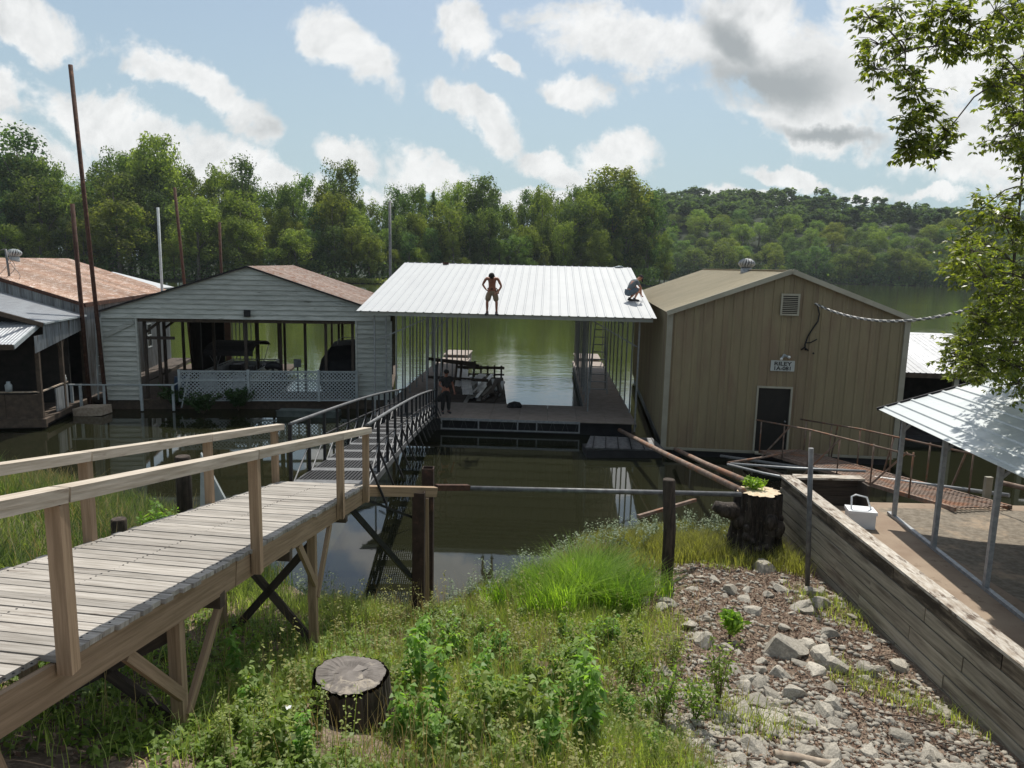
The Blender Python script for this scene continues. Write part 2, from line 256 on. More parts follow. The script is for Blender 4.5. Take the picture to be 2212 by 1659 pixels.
# ------------------------------------------------------------------ builders
class MB:
    def __init__(s): s.v = []; s.f = []; s.uv = []; s.m = []; s.sm = []
    def face(s, idx, uv=None, mat=0, sm=False):
        s.f.append(tuple(idx)); s.uv.append(uv or [(s.v[i][0]*.7+s.v[i][1]*.7, s.v[i][2]) for i in idx]); s.m.append(mat); s.sm.append(sm)
    def beam(s, a, b, w, h, up=(0, 0, 1), mat=0, taper=1):
        a = Vector(a); b = Vector(b); d = (b-a); Ln = d.length
        if Ln < 1e-6: return s
        d.normalize(); u = Vector(up)
        if abs(d.dot(u)) > .98: u = Vector((0, 1, 0))
        x = d.cross(u).normalized(); z = x.cross(d).normalized(); n = len(s.v); o = random.random()*20
        for p, k in ((a, 1), (b, taper)):
            for sx, sz in ((-1, -1), (1, -1), (1, 1), (-1, 1)): s.v.append(tuple(p+x*(sx*w/2*k)+z*(sz*h/2*k)))
        v = [0, w, w+h, 2*w+h, 2*w+2*h]
        for i in range(4):
            j = (i+1) % 4
            s.face((n+i, n+4+i, n+4+j, n+j), [(o, v[i]), (o+Ln, v[i]), (o+Ln, v[i+1]), (o, v[i+1])], mat)
        s.face((n, n+1, n+2, n+3), [(o, 0), (o, w), (o+h*.2, w), (o+h*.2, 0)], mat)
        s.face((n+7, n+6, n+5, n+4), [(o, 0), (o, w), (o+h*.2, w), (o+h*.2, 0)], mat)
        return s
    def box(s, lo, hi, mat=0):
        lo = Vector(lo); hi = Vector(hi); c = (lo+hi)/2; d = hi-lo
        ax = max(range(3), key=lambda i: d[i])
        if ax == 2: return s.beam((c.x, c.y, lo.z), (c.x, c.y, hi.z), d.x, d.y, (0, 1, 0), mat)
        if ax == 0: return s.beam((lo.x, c.y, c.z), (hi.x, c.y, c.z), d.y, d.z, (0, 0, 1), mat)
        return s.beam((c.x, lo.y, c.z), (c.x, hi.y, c.z), d.x, d.z, (0, 0, 1), mat)
    def tube(s, pts, r, n=8, mat=0, cap=True, sm=True):
        pts = [Vector(p) for p in pts]; k = len(pts); rs = r if isinstance(r, (list, tuple)) else [r]*k
        base = len(s.v); pd = None; xx = None
        for i, p in enumerate(pts):
            d = (pts[min(i+1, k-1)]-pts[max(i-1, 0)])
            d = d.normalized() if d.length > 1e-9 else Vector((0, 0, 1))
            if xx is None:
                xx = d.cross(Vector((0, 0, 1)) if abs(d.z) < .9 else Vector((1, 0, 0))).normalized()
            else:
                xx = (xx-d*xx.dot(d)).normalized()
            yy = d.cross(xx)
            for j in range(n):
                a = 2*PI*j/n; s.v.append(tuple(p+xx*math.cos(a)*rs[i]+yy*math.sin(a)*rs[i]))
        ln = 0
        for i in range(k-1):
            dl = (pts[i+1]-pts[i]).length
            for j in range(n):
                j2 = (j+1) % n; q = base+i*n
                s.face((q+j, q+j2, q+n+j2, q+n+j), [(ln, j*.05), (ln, j*.05+.05), (ln+dl, j*.05+.05), (ln+dl, j*.05)], mat, sm)
            ln += dl
        if cap:
            s.face([base+j for j in range(n)][::-1], None, mat); s.face([base+(k-1)*n+j for j in range(n)], None, mat)
        return s
    def poly(s, pts, thick, n=None, mat=0):
        pts = [Vector(p) for p in pts]
        nn = (pts[1]-pts[0]).cross(pts[2]-pts[0]).normalized() if n is None else Vector(n)
        b0 = len(s.v); k = len(pts)
        for p in pts: s.v.append(tuple(p))
        for p in pts: s.v.append(tuple(p-nn*thick))
        s.face(range(b0, b0+k), None, mat); s.face(list(range(b0+k, b0+2*k))[::-1], None, mat)
        for i in range(k):
            j = (i+1) % k; s.face((b0+i, b0+k+i, b0+k+j, b0+j), None, mat)
        return s
    def sphere(s, c, r, n=8, mat=0, sz=1.0):
        pts = []; rs = []
        for i in range(n+1):
            a = -PI/2+PI*i/n; pts.append((c[0], c[1], c[2]+r*sz*math.sin(a))); rs.append(max(r*math.cos(a), r*.02))
        return s.tube(pts, rs, max(8, n), mat)
    def mesh(s, name, mats, off=None, R=None):
        me = bpy.data.meshes.new(name)
        v = s.v
        if off is not None or R is not None:
            o = Vector(off or (0, 0, 0)); v = [tuple((R @ (Vector(p)-o)) if R else (Vector(p)-o)) for p in v]
        me.from_pydata(v, [], s.f); uvl = me.uv_layers.new(name='UVMap')
        flat = [c for u in s.uv for p in u for c in p]; uvl.data.foreach_set('uv', flat)
        for m in (mats if isinstance(mats, (list, tuple)) else [mats]): me.materials.append(m)
        me.polygons.foreach_set('material_index', s.m); me.polygons.foreach_set('use_smooth', s.sm); me.update()
        return me
    def build(s, name, mats, parent=None, world=False):
        off = R = None
        if world and parent is not None:
            off = parent.location; R = parent.rotation_euler.to_matrix().transposed()
        o = bpy.data.objects.new(name, s.mesh(name, mats, off, R)); COL.objects.link(o); o.parent = parent
        return o
def tag(o, label=None, cat=None, group=None, kind=None):
    if label: o['label'] = label
    if cat: o['category'] = cat
    if group: o['group'] = group
    if kind: o['kind'] = kind
    return o
def empty(name, loc, label, cat, az=0, group=None):
    o = bpy.data.objects.new(name, None); COL.objects.link(o); o.location = loc; o.rotation_euler = (0, 0, -math.radians(az))
    o.empty_display_size = .3
    return tag(o, label, cat, group)
def inst(name, me, parent=None, origin=(0, 0, 0), ex=(1, 0, 0), ey=(0, 1, 0), ez=(0, 0, 1)):
    o = bpy.data.objects.new(name, me); COL.objects.link(o); o.parent = parent
    ex, ey, ez = Vector(ex), Vector(ey), Vector(ez)
    m = Matrix(((ex.x, ey.x, ez.x, origin[0]), (ex.y, ey.y, ez.y, origin[1]), (ex.z, ey.z, ez.z, origin[2]), (0, 0, 0, 1)))
    o.matrix_local = m; return o
def loc(o, x, y, z):     # local point of a rotated root -> world
    return o.location+o.rotation_euler.to_matrix() @ Vector((x, y, z))
def copy_tree(o, parent=None):
    c = o.copy(); COL.objects.link(c); c.parent = parent
    for ch in o.children: copy_tree(ch, c)
    return c
def qmesh(name, v, f, mat, rnd=None, smooth_=False):   # numpy quads/tris
    me = bpy.data.meshes.new(name); v = np.asarray(v, dtype=np.float32); f = np.asarray(f, dtype=np.int32)
    k = f.shape[1]; me.vertices.add(len(v)); me.vertices.foreach_set('co', v.ravel())
    me.loops.add(f.size); me.loops.foreach_set('vertex_index', f.ravel()); me.polygons.add(len(f))
    me.polygons.foreach_set('loop_start', np.arange(0, f.size, k, dtype=np.int32))
    if smooth_: me.polygons.foreach_set('use_smooth', np.ones(len(f), dtype=bool))
    me.update(calc_edges=True)
    if rnd is not None:
        a = me.attributes.new('rnd', 'FLOAT', 'POINT'); a.data.foreach_set('value', np.asarray(rnd, dtype=np.float32))
    me.materials.append(mat); return me
def obj(name, me, parent=None):
    o = bpy.data.objects.new(name, me); COL.objects.link(o); o.parent = parent; return o

def profile(x0, x1, pitch, rh, rw=.045, first=.5, both=True):
    P = [(x0, 0)]; x = x0+pitch*first
    while x < x1-rw:
        P += [(x-rw, 0), (x-rw*.5, rh), (x+rw*.5, rh), (x+rw, 0)]; x += pitch
    P.append((x1, 0)); return P
def ribsheet(P, fa, fb, mp, t=.006, mat=0):
    """profile P extruded from fa(x) to fb(x); mp(x, along, normal) -> point"""
    s = MB(); n = len(P)
    for lay in (0, -t):
        for (x, h) in P: s.v.append(tuple(mp(x, fa(x), h+lay)))
        for (x, h) in P: s.v.append(tuple(mp(x, fb(x), h+lay)))
    for i in range(n-1):
        a, b_, c, d = i, i+1, n+i+1, n+i
        x0, x1 = P[i][0], P[i+1][0]; La, Lb = fa(x0), fb(x0)
        s.face((a, b_, c, d), [(La, x0), (La, x1), (Lb, x1), (Lb, x0)], mat)
        s.face((2*n+d, 2*n+c, 2*n+b_, 2*n+a), [(Lb, x0), (Lb, x1), (La, x1), (La, x0)], mat)
        s.face((2*n+a, 2*n+b_, b_, a), [(La, x0), (La, x1), (La, x1), (La, x0)], mat)
        s.face((d, c, 2*n+c, 2*n+d), [(Lb, x0), (Lb, x1), (Lb, x1), (Lb, x0)], mat)
    s.face((0, n, 3*n, 2*n), [(0, 0)]*4, mat); s.face((n-1, 3*n-1, 4*n-1, 2*n-1)[::-1], [(0, 0)]*4, mat)
    return s

# ------------------------------------------------------------------ terrain and water
ctrl = np.array([(-15.6, 21.9, 0), (-10, 19.2, 0), (-6.5, 15.8, 0), (-3.9, 13.9, .0), (-2.1, 13.1, .02), (-.6, 14.1, .02), (.4, 15.0, .03), (1.4, 16.3, .05), (3.5, 17.6, .05), (5.9, 18.0, 0), (9, 18.2, -.2),
 (-15, 25, -.8), (-6, 21, -.9), (-3, 18, -.8), (0, 19, -.8), (4, 21, -.8), (9, 21.5, -.9), (-30, 26, 0), (-30, 30, -.9),
 (-2.6, 5.5, 2.75), (-1.6, 6.9, 2.0), (0.1, 6, 2.1), (0, 8, 1.6), (0, 11, .95), (.2, 13.0, .42), (-1.5, 12, .60), (6, 8, .85), (6, 16, .4), (5, 6.5, 1.1), (3, 6, 1.6), (3.2, 13.3, .8), (3, 10, 1.05), (4.8, 12, .85),
 (-8, 8, 2.9), (-12, 13, 2.0), (-6, 12, 1.25), (-9, 15.5, 1.0), (-4, 9, 1.9), (-20, 18, 1.4), (0, 0, 4.0), (-8, 0, 4.6), (6, 0, 2.6), (12, 8, .6), (12, 0, 2), (-25, 5, 4), (15, 15, .3), (1.3, 14.0, .5), (-20, -5, 5.5), (20, -5, 3), (0, -6, 4.6), (20, 12, .7), (20, 19, .0), (22, 24, -.8)])
def _tps(r2): return np.where(r2 > 1e-9, .5*r2*np.log(r2+1e-12), 0)
_n = len(ctrl); _K = _tps(((ctrl[:, None, :2]-ctrl[None, :, :2])**2).sum(-1))+np.eye(_n)*.8
_P = np.c_[np.ones(_n), ctrl[:, :2]]; _A = np.block([[_K, _P], [_P.T, np.zeros((3, 3))]])
_w = np.linalg.solve(_A, np.r_[ctrl[:, 2], 0, 0, 0])
def _bump(x, y):
    return .05*np.sin(x*2.3+y*1.1)*np.sin(y*1.9-x*.7)+.025*np.sin(x*6.1+y*3)*np.sin(y*5.3-x*2.2)
def gz(x, y):
    x = np.atleast_1d(np.asarray(x, float)); y = np.atleast_1d(np.asarray(y, float))
    r2 = (x[:, None]-ctrl[None, :, 0])**2+(y[:, None]-ctrl[None, :, 1])**2
    z = _tps(r2) @ _w[:_n]+_w[_n]+_w[_n+1]*x+_w[_n+2]*y+_bump(x, y)
    z = np.maximum(z, -1.2)
    return z
def g1(x, y): return float(gz(x, y)[0])
gx = np.linspace(-32, 26, 233); gy = np.linspace(-6, 30, 181); X, Yg = np.meshgrid(gx, gy)
Zg = gz(X.ravel(), Yg.ravel())
cut = np.clip((X.ravel()-6.3)/.3, 0, 1)*np.clip((17.5-Yg.ravel())/.5, 0, 1); Zg = Zg-cut*np.maximum(Zg-1.0, 0)
idx = np.arange(X.size).reshape(X.shape)
fq = np.stack([idx[:-1, :-1], idx[:-1, 1:], idx[1:, 1:], idx[1:, :-1]], -1).reshape(-1, 4)
tag(obj('near_bank_ground', qmesh('near_bank_ground', np.c_[X.ravel(), Yg.ravel(), Zg], fq, m_soil, None, True)), 'brown littered soil of the sloping near bank', kind='structure')
wv = [(-1500, 12, 0), (1500, 12, 0), (1500, 1600, 0), (-1500, 1600, 0)]
tag(obj('lake_water', qmesh('lake_water', wv, [(0, 1, 2, 3)], m_water)), 'green brown lake water reflecting the far trees', kind='structure')
tag(obj('lake_bed', qmesh('lake_bed', [(-1800, -200, -1.6), (1800, -200, -1.6), (1800, 1800, -1.6), (-1800, 1800, -1.6)], [(0, 1, 2, 3)], m_bank)), 'lake bed under the water', kind='structure')

def on_water_ground(px, py, z0=.5, it=25):   # terrain point under a pixel
    z = z0
    for _ in range(it):
        p = atz(px, py, z); z = .5*z+.5*g1(p.x, p.y)
    return Vector((p.x, p.y, g1(p.x, p.y)))

# ------------------------------------------------------------------ new dock with the white roof
dock = empty('boat_dock', (-.29, 28.6, 0), 'open boat dock with bright white ribbed metal roof, two men working on it', 'boat dock', 2.6)
DW = 5.2
pm = {}
def panel(w, l):
    k = (round(w, 3), round(l, 3))
    if k not in pm: pm[k] = MB().box((0, 0, -.045), (w-.012, l-.012, 0)).mesh('deck_panel', m_dock)
    return pm[k]
n = 9
for i in range(n):
    w = 2*DW/n
    for j in range(3): inst('deck_panel', panel(w, 1.1), dock, (-DW+i*w, j*1.1, .6+.001*((i+j) % 3)))
for side in (0, 1):
    for j in range(13):
        x0 = -DW if side == 0 else DW-1.9
        inst('deck_panel', panel(1.9, 1.21), dock, (x0, 3.3+j*1.21, .6+.001*(j % 3)))
    # raised end platforms beyond the roof
    x0 = -DW+.1 if side == 0 else DW-1.75
    e = MB().box((x0, 19.05, .72), (x0+1.65, 21.8, .78)); e.box((x0+.06, 19.1, .1), (x0+1.59, 21.75, .715))
    e.build('end_platform', m_docklit, dock)
fr = MB()
for (x0, x1) in ((-2.5, 3.0),):
    fr.box((x0, -.03, .50), (x1, .02, .595)); fr.box((x0, -.03, .13), (x1, .02, .18))
    xs = [x0, -1.35, .35, 1.2, 2.98]
    xs = [x0+.03, x0+1.5, x0+3.05, x0+3.8, x1-.03]
    for x in xs: fr.box((x-.025, -.03, .18), (x+.025, .02, .5))
fr.build('front_truss', m_galv, dock)
fb = MB()
for i in range(22):
    x = -2.45+i*.25; fb.beam((x, .0, .18), (x+(.1 if i % 2 else -.1), 0, .5), .012, .012)
fb.build('truss_web', m_dgalv, dock)
fl = MB(); fl.box((-DW+.15, .35, -.35), (DW-.15, 3.0, .5)); fl.box((-DW+.15, 3.0, -.35), (-DW+1.7, 18.7, .5)); fl.box((DW-1.7, 3.0, -.35), (DW-.15, 18.7, .5))
fl.build('float_drum', m_shake, dock)
s_ = MB()
for x in (-DW+1.88, DW-1.88):
    s_.box((x-.03, 3.3, .42), (x+.03, 19, .54)); s_.box((x-.03, 3.3, .12), (x+.03, 19, .17))
    for k in range(26): s_.beam((x, 3.3+k*.6, .15), (x, 3.6+k*.6, .46), .025, .025)
s_.box((DW-.06, 0, .44), (DW, 19, .555)); s_.box((-DW, 0, .44), (-DW+.06, 19, .555))
s_.build('side_truss', m_dgalv, dock)
RY0, RYR, RY1, RZ0, RZR, RW = -.6, 9.1, 18.7, 4.66, 6.53, 5.68
def roofz(yl): return RZ0+(RZR-RZ0)*(yl-RY0)/(RYR-RY0) if yl < RYR else RZ0+(RZR-RZ0)*(RY1-yl)/(RY1-RYR)
slL = math.hypot(RYR-RY0, RZR-RZ0); NP = 11; pw = 2*RW/NP
P = profile(0, pw, pw/3, .019, .045)
rp = ribsheet(P, lambda x: 0, lambda x: slL, lambda x, a, h: (x, a, h)).mesh('roof_panel', m_whiteroof)
cs, sn = (RYR-RY0)/slL, (RZR-RZ0)/slL
for i in range(NP):
    inst('roof_panel', rp, dock, (-RW+i*pw, RY0, RZ0+.10), (1, 0, 0), (0, cs, sn), (0, -sn, cs))
    inst('roof_panel', rp, dock, (RW-i*pw, RY1, RZ0+.10), (-1, 0, 0), (0, -cs, sn), (0, sn, cs))
# fascia, purlins, rafters
MB().box((-RW+.12, RY0+.09, RZ0-.06), (RW-.12, RY0+.14, RZ0+.075)).build('eave_beam', m_fascia, dock)
MB().box((-RW+.12, RY1-.14, RZ0-.06), (RW-.12, RY1-.09, RZ0+.075)).build('eave_beam', m_fascia, dock)
for k in range(1, 9):
    y = RY0+k*(RYR-RY0)/9
    MB().box((-RW+.1, y-.03, roofz(y)+.0), (RW-.1, y+.03, roofz(y)+.08)).build('purlin', m_galv, dock)
    y = RY1-k*(RY1-RYR)/9
    MB().box((-RW+.1, y-.03, roofz(y)+.0), (RW-.1, y+.03, roofz(y)+.08)).build('purlin', m_galv, dock)
post_me = {}
def post(x, y, z0=.25):
    h = round(roofz(y)-z0, 2)
    if h not in post_me: post_me[h] = MB().box((-.03, -.03, 0), (.03, .03, h)).mesh('post', m_galv)
    inst('post', post_me[h], dock, (x, y, z0))
for k in range(10):
    y = .08+k*2.08
    if y > 18.6: y = 18.5
    post(-DW+.06, y); post(DW-.06, y)
    if k > 0: post(-DW+1.8, y); post(DW-1.8, y)
for k in range(9):
    y = 3.5+k*1.75; post(-DW+.5, y, .6); post(DW-1.72, y, .6)
for (a, b_) in (((-DW+.06, .6, 3.55), (-DW+2.4, .6, 4.62)), ((-DW+1.8, 2.1, 3.6), (-DW+3.3, 2.1, 4.9)), ((DW-.06, .6, 3.55), (DW-2.0, .6, 4.62)), ((DW-.06, 6.3, 4.0), (DW-1.9, 6.3, 5.3))):
    MB().beam(a, b_, .05, .05).build('roof_brace', m_galv, dock)
tr_ = MB()
for k in range(0, 10, 1):
    y = min(.08+k*2.08, 18.5)
    for sx in (-1, 1): tr_.beam((sx*(DW-.06), y, roofz(y)-.2), (sx*(DW-1.8), y, roofz(y)-.2), .04, .05)
tr_.build('cross_beam', m_dgalv, dock)
rb = MB(); rb.box((-.14, -.1, 0), (.14, .1, .11))
for nm, px, m_, lab in (('roof_block', 967, m_rust, 'small reddish block near the left of the white roof ridge'),):
    yl = 8.75; o = rb.build(nm, m_); p = loc(dock, -3.55, yl, roofz(yl)+.1); o.location = p; tag(o, lab, 'block')
cl = MB(); cl.poly([(0, 0, .07), (.3, .02, .11), (.45, .2, .05), (.2, .32, .12), (-.05, .2, .06)], .05)
o = cl.build('crumpled_rag', m_whitewood); o.location = loc(dock, 4.9, 8.85, roofz(8.85)+.1); tag(o, 'white rag lying at the right end of the white roof ridge', 'rag')

# ------------------------------------------------------------------ ladder on the right finger
lb = loc(dock, DW-1.05, 7.2, .6)
lad = empty('step_ladder', lb, 'tall grey step ladder standing on the right arm of the white roofed dock', 'ladder', 2.6)
for sx in (-1, 1):
    MB().beam((sx*.42, -.45, 0), (sx*.24, 0, 3.4), .05, .07).build('side_rail', m_galv, lad)
    MB().beam((sx*.42, .75, 0), (sx*.26, .05, 2.9), .045, .05).build('rear_leg', m_dgalv, lad)
for k in range(9):
    t = (k+.6)/9.6; w = .42-.18*t; MB().box((-w, -.45+.45*t-.05, 3.4*t-.02), (w, -.45+.45*t+.05, 3.4*t+.02)).build('step', m_galv, lad)

# ------------------------------------------------------------------ scrap raft in the slip
raft = empty('scrap_raft', loc(dock, -1.9, 8.4, 0), 'dark floating raft tied inside the dock slip, piled with old boards', 'raft', -2)
for i in range(9): MB().box((-1.45, -4.3+i*.95, .25), (1.45, -4.3+i*.95+.90, .34)).build('deck_board', m_oldwood, raft)
MB().box((-1.35, -4.1, -.25), (1.35, 4.1, .245)).build('raft_float', m_shake, raft)
rk = MB()
for k in range(7): rk.box((-1.0+k*.38, 3.9, .35), (-.9+k*.38, 4.0, 1.05))
rk.box((-1.1, 3.84, .85), (1.5, 3.895, 1.0)); rk.box((-1.1, 3.84, .5), (1.5, 3.895, .6))
rk.build('end_rack', m_oldwood, raft)
for i in range(34):
    ln = random.uniform(2.2, 5.2); a = random.gauss(.03, .09); x = random.uniform(-.3, 1.3); y = random.uniform(-2.2, 1.0)
    z = .37+.05*(i//6)+random.uniform(0, .02); w = random.uniform(.08, .2); dx = math.sin(a)*ln/2; dy = math.cos(a)*ln/2
    m_ = random.choice([m_oldwood, m_oldwood, m_deck, m_galv, m_sheet])
    o = MB().beam((-dx, -dy, 0), (dx, dy, random.uniform(0, .12)), w, .035).build('scrap_board', m_); o.location = loc(raft, x, y, z)
    tag(o, 'long narrow scrap board lying lengthwise in the pile on the raft', 'board', 'scrap boards piled on the raft')
for i, (x, y, a, w, ln) in enumerate(((-.45, -1.2, -.1, .5, 3.4), (-.1, -.2, .25, .42, 3.0), (-.75, .6, -.05, .6, 3.6))):
    Pp = profile(-w/2, w/2, .2, .02, .03); o = obj('roof_sheet', ribsheet(Pp, lambda x: -ln/2, lambda x: ln/2, lambda x, al, h: (x, al, h)).mesh('roof_sheet', m_sheet))
    o.location = loc(raft, x, y-.3, .80+.05*i); o.rotation_euler = (.10, .04*i, -a)
    tag(o, ['pale loose roofing sheet lowest on the raft pile', 'pale loose roofing sheet laid askew across the others on the raft', 'widest pale roofing sheet at the back of the raft pile'][i], 'metal sheet', 'loose roofing sheets on the raft')
# trestle frame at the raft
tf = empty('timber_trestle', loc(dock, -2.95, 8.0, .6), 'dark timber trestle frame standing on the left arm of the dock', 'trestle', 8)
for (a, b_) in (((-1.4, 0, .35), (1.7, .0, .3)), ((-1.2, .3, 1.2), (1.2, .2, 1.0)), ((-1.3, -.2, 1.3), (1.0, -.1, 1.15))): MB().beam(a, b_, .1, .14).build('rail', m_oldwood, tf)
for x in (-1.0, -.75, .0, .25, .9): MB().beam((x, 0, 0), (x+.1, .1, 1.25), .09, .12).build('upright', m_oldwood, tf)
bag = MB(); bag.tube([(0, 0, 0), (.1, 0, .08), (.3, .05, .12), (.5, .02, .1), (.62, 0, .02)], [.05, .12, .14, .13, .05], 10)
bag.tube([(.1, -.1, .05), (.2, -.18, .07), (.4, -.16, .05)], [.04, .07, .04], 8)
o = bag.build('tool_bag', m_darkcl); o.location = loc(dock, .0, 2.5, .61); tag(o, 'small black bag lying on the front deck of the dock', 'bag')

# ------------------------------------------------------------------ white sided boathouse
wh = empty('sided_boathouse', (-11.58, 32.44, 0), 'open boathouse with white lap siding gable and rusty roof slope', 'boathouse', -7.3)
HW, GZ0, EZ, PZ, DL = 6.15, 4.0, 4.25, 6.27, 12.0
def gl(x): return PZ-(PZ-EZ)*abs(x)/HW
def gx_(z): return HW*(PZ-z)/(PZ-EZ) if z > EZ else HW
def board(z0, z1, xa0, xb0, xa1, xb1):
    s = MB(); y0, y1 = -.02, .02
    s.v += [(xa0, -.06, z0), (xb0, -.06, z0), (xb1, -.012, z1), (xa1, -.012, z1), (xa0, .02, z0), (xb0, .02, z0), (xb1, .02, z1), (xa1, .02, z1)]
    for f in ((0, 1, 2, 3), (5, 4, 7, 6), (1, 5, 6, 2), (4, 0, 3, 7), (3, 2, 6, 7), (4, 5, 1, 0)): s.face(f)
    return s
z = GZ0
while z < PZ-.06:
    z1 = min(z+.215, PZ-.02); w0, w1 = gx_(z)-.04, gx_(z1)-.04
    board(z, z1+.008, -w0, w0, -w1, w1).build('siding_board', m_siding, wh); z += .215
for (xa, xb) in ((-6.1, -4.72), (4.62, 6.12)):
    z = .42
    while z < GZ0-.02:
        z1 = min(z+.215, GZ0-.005)
        o = board(z, z1+.006, xa, xb, xa, xb).build('siding_board', m_siding, wh); o.location.y = .05+.0006*z; z += .215
for x in (-6.13, -4.70, 4.6, 6.14): MB().box((x-.04, -.02, .4), (x+.04, .12, GZ0)).build('corner_trim', m_siding, wh)
MB().beam((-5.95, -.03, 3.25), (-4.8, -.03, 3.85), .05, .2).build('diagonal_board', m_siding, wh)
MB().box((-6.1, .1, GZ0-.16), (6.1, .2, GZ0-.005)).build('header_beam', m_brown, wh)
rr = math.hypot(HW+.15, (PZ-EZ)*(HW+.15)/HW); ang = math.atan2(PZ-EZ, HW); nP = 13; pw2 = (DL+.3)/nP
Pq = profile(0, pw2, pw2/3, .02, .035)
me_rr = ribsheet(Pq, lambda x: 0, lambda x: rr, lambda x, a, h: (x, a, h)).mesh('roof_sheet', m_rustroof2)
for i in range(nP):
    for sg in (1, -1):
        ey = (-sg*math.cos(ang), 0, math.sin(ang)); ez = (sg*math.sin(ang), 0, math.cos(ang))
        org = (sg*(HW+.15), -.15+i*pw2 if sg > 0 else -.15+(i+1)*pw2, EZ-(PZ-EZ)*.15/HW+.03)
        inst('roof_sheet', me_rr, wh, org, (0, sg, 0), ey, ez)
vg = MB()
for sg in (-1, 1): vg.beam((sg*(HW+.15), -.16, EZ-.02), (0, -.16, PZ+.03), .05, .07)
vg.build('rake_trim', m_black, wh)
MB().box((-6.1, .1, .28), (6.1, 2.2, .42)).build('front_floor', m_brown, wh)
MB().box((-6.1, 2.2, .28), (-4.6, DL, .42)).build('side_floor', m_brown, wh); MB().box((4.7, 2.2, .28), (6.1, DL, .42)).build('side_floor', m_brown, wh)
MB().box((-.9, 2.2, .28), (.1, DL, .42)).build('centre_floor', m_brown, wh)
MB().box((-5.9, .3, -.3), (5.9, 2.0, .27)).build('float_drum', m_shake, wh)
MB().box((-6.2, .06, .0), (6.15, .1, .40)).build('skirt_board', m_brown, wh)
for (x, y) in ((-.25, .35), (.85, 2.6), (2.05, 2.2), (-.7, 5), (.1, 8), (-.85, 11.5), (3.15, 1.0), (3.45, 5.5), (4.4, .5), (2.9, 9), (-4.5, .4), (-4.0, .6), (-4.6, 3.2), (-4.6, 6), (-4.6, 9), (-4.6, 11.8), (-2.2, 11.8), (2.2, 11.8), (4.7, 11.8), (-2.3, 3.0), (5.9, 4), (5.9, 8), (5.9, 11.8)):
    MB().box((x-.06, y-.06, .42), (x+.06, y+.06, gl(x)-.05)).build('post', m_oldwood, wh)
for y in (3, 6, 9, 11.8):
    MB().box((-6.0, y-.05, GZ0-.05), (6.0, y+.05, GZ0+.1)).build('tie_beam', m_oldwood, wh)
for (x, y) in ((-4.55, .5), (-4.55, 3.2)): MB().beam((x, y, 3.3), (x+.8, y, 3.95), .08, .1).build('knee_brace', m_oldwood, wh)
MB().beam((-4.6, .5, 3.1), (-3.3, .5, 3.1), .08, .13).build('cross_bar', m_oldwood, wh)
MB().box((-4.55, 7.0, .42), (-4.45, 11.9, 4.0)).build('added_dark_wall', m_dark, wh); MB().box((-4.4, 8.5, .42), (-3.2, 8.6, 4.0)).build('added_dark_wall', m_dark, wh)  # added near-black walls: interior darkness put into shape and colour
MB().box((-3.15, 8.45, .42), (-2.85, 8.6, 4.0)).build('pink_panel', M('pinkish_panel', (.30, .17, .13), None, (3, 3, 3), .8), wh)
for k in range(6): MB().box((-2.8+k*.2, 8.5, .42), (-2.76+k*.2, 8.54, 4.0)).build('white_slat', m_whitewood, wh)
lt = MB(); lt.box((-.13, -.16, -.2), (.13, -.04, .1)); lt.box((-.09, -.2, -.15), (.09, -.161, .02))
o = lt.build('flood_light', m_black); o.location = loc(wh, -.05, 0, 4.33); o.rotation_euler = (0, 0, math.radians(7.3)); tag(o, 'small black flood light fixed to the white siding gable', 'light')
# lattice fence
lf = empty('lattice_fence', loc(wh, 0, -.25, .45), 'white diagonal lattice fence along the front of the white sided boathouse', 'fence', -7.3)
X0, X1 = -2.95, 4.6
def lattice(xa, xb, za, zb, name='lattice_panel'):
    s = MB(); sp = .165
    for dirn, yo in ((1, 0), (-1, .012)):
        c = xa-(zb-za)
        while c < xb+(zb-za):
            # line x = c + dirn*(z-za) (dirn=-1 starts at c + height)
            pts = []
            x_at = lambda z: c+(z-za) if dirn == 1 else c+(zb-za)-(z-za)
            zs = [za, zb]
            lo, hi_ = za, zb
            xs0, xs1 = x_at(lo), x_at(hi_)
            t0, t1 = 0.0, 1.0
            dx = xs1-xs0
            for bnd, sgn in ((xa, 1), (xb, -1)):
                q0 = (xs0-bnd)*sgn; q1 = (xs1-bnd)*sgn
                if q0 < 0 and q1 < 0: t0 = 2
                elif q0 < 0: t0 = max(t0, q0/(q0-q1))
                elif q1 < 0: t1 = min(t1, q0/(q0-q1))
            if t0 < t1-.01:
                p = (xs0+dx*t0, yo, za+(zb-za)*t0); q = (xs0+dx*t1, yo, za+(zb-za)*t1)
                s.beam(p, q, .01, .042, (0, 0, 1) if False else Vector((-(q[2]-p[2]), 0, q[0]-p[0])))
            c += sp
    o = s.build(name, m_whitewood, lf); o['kind'] = 'stuff'
for (xa, xb) in ((X0+.05, -.12), (-.0, 2.9), (3.02, X1)):
    lattice(xa, xb, .04, .86); lattice(xa, xb, .93, 1.26)
    for zz in (.0, .895, 1.29): MB().box((xa, -.03, zz-.035), (xb, -.008, zz+.035)).build('rail', m_whitewood, lf)
for x in (X0, -.06, 2.96, X1+.02): MB().box((x-.055, -.06, -.05), (x+.055, .03, 1.36)).build('post', m_whitewood, lf)
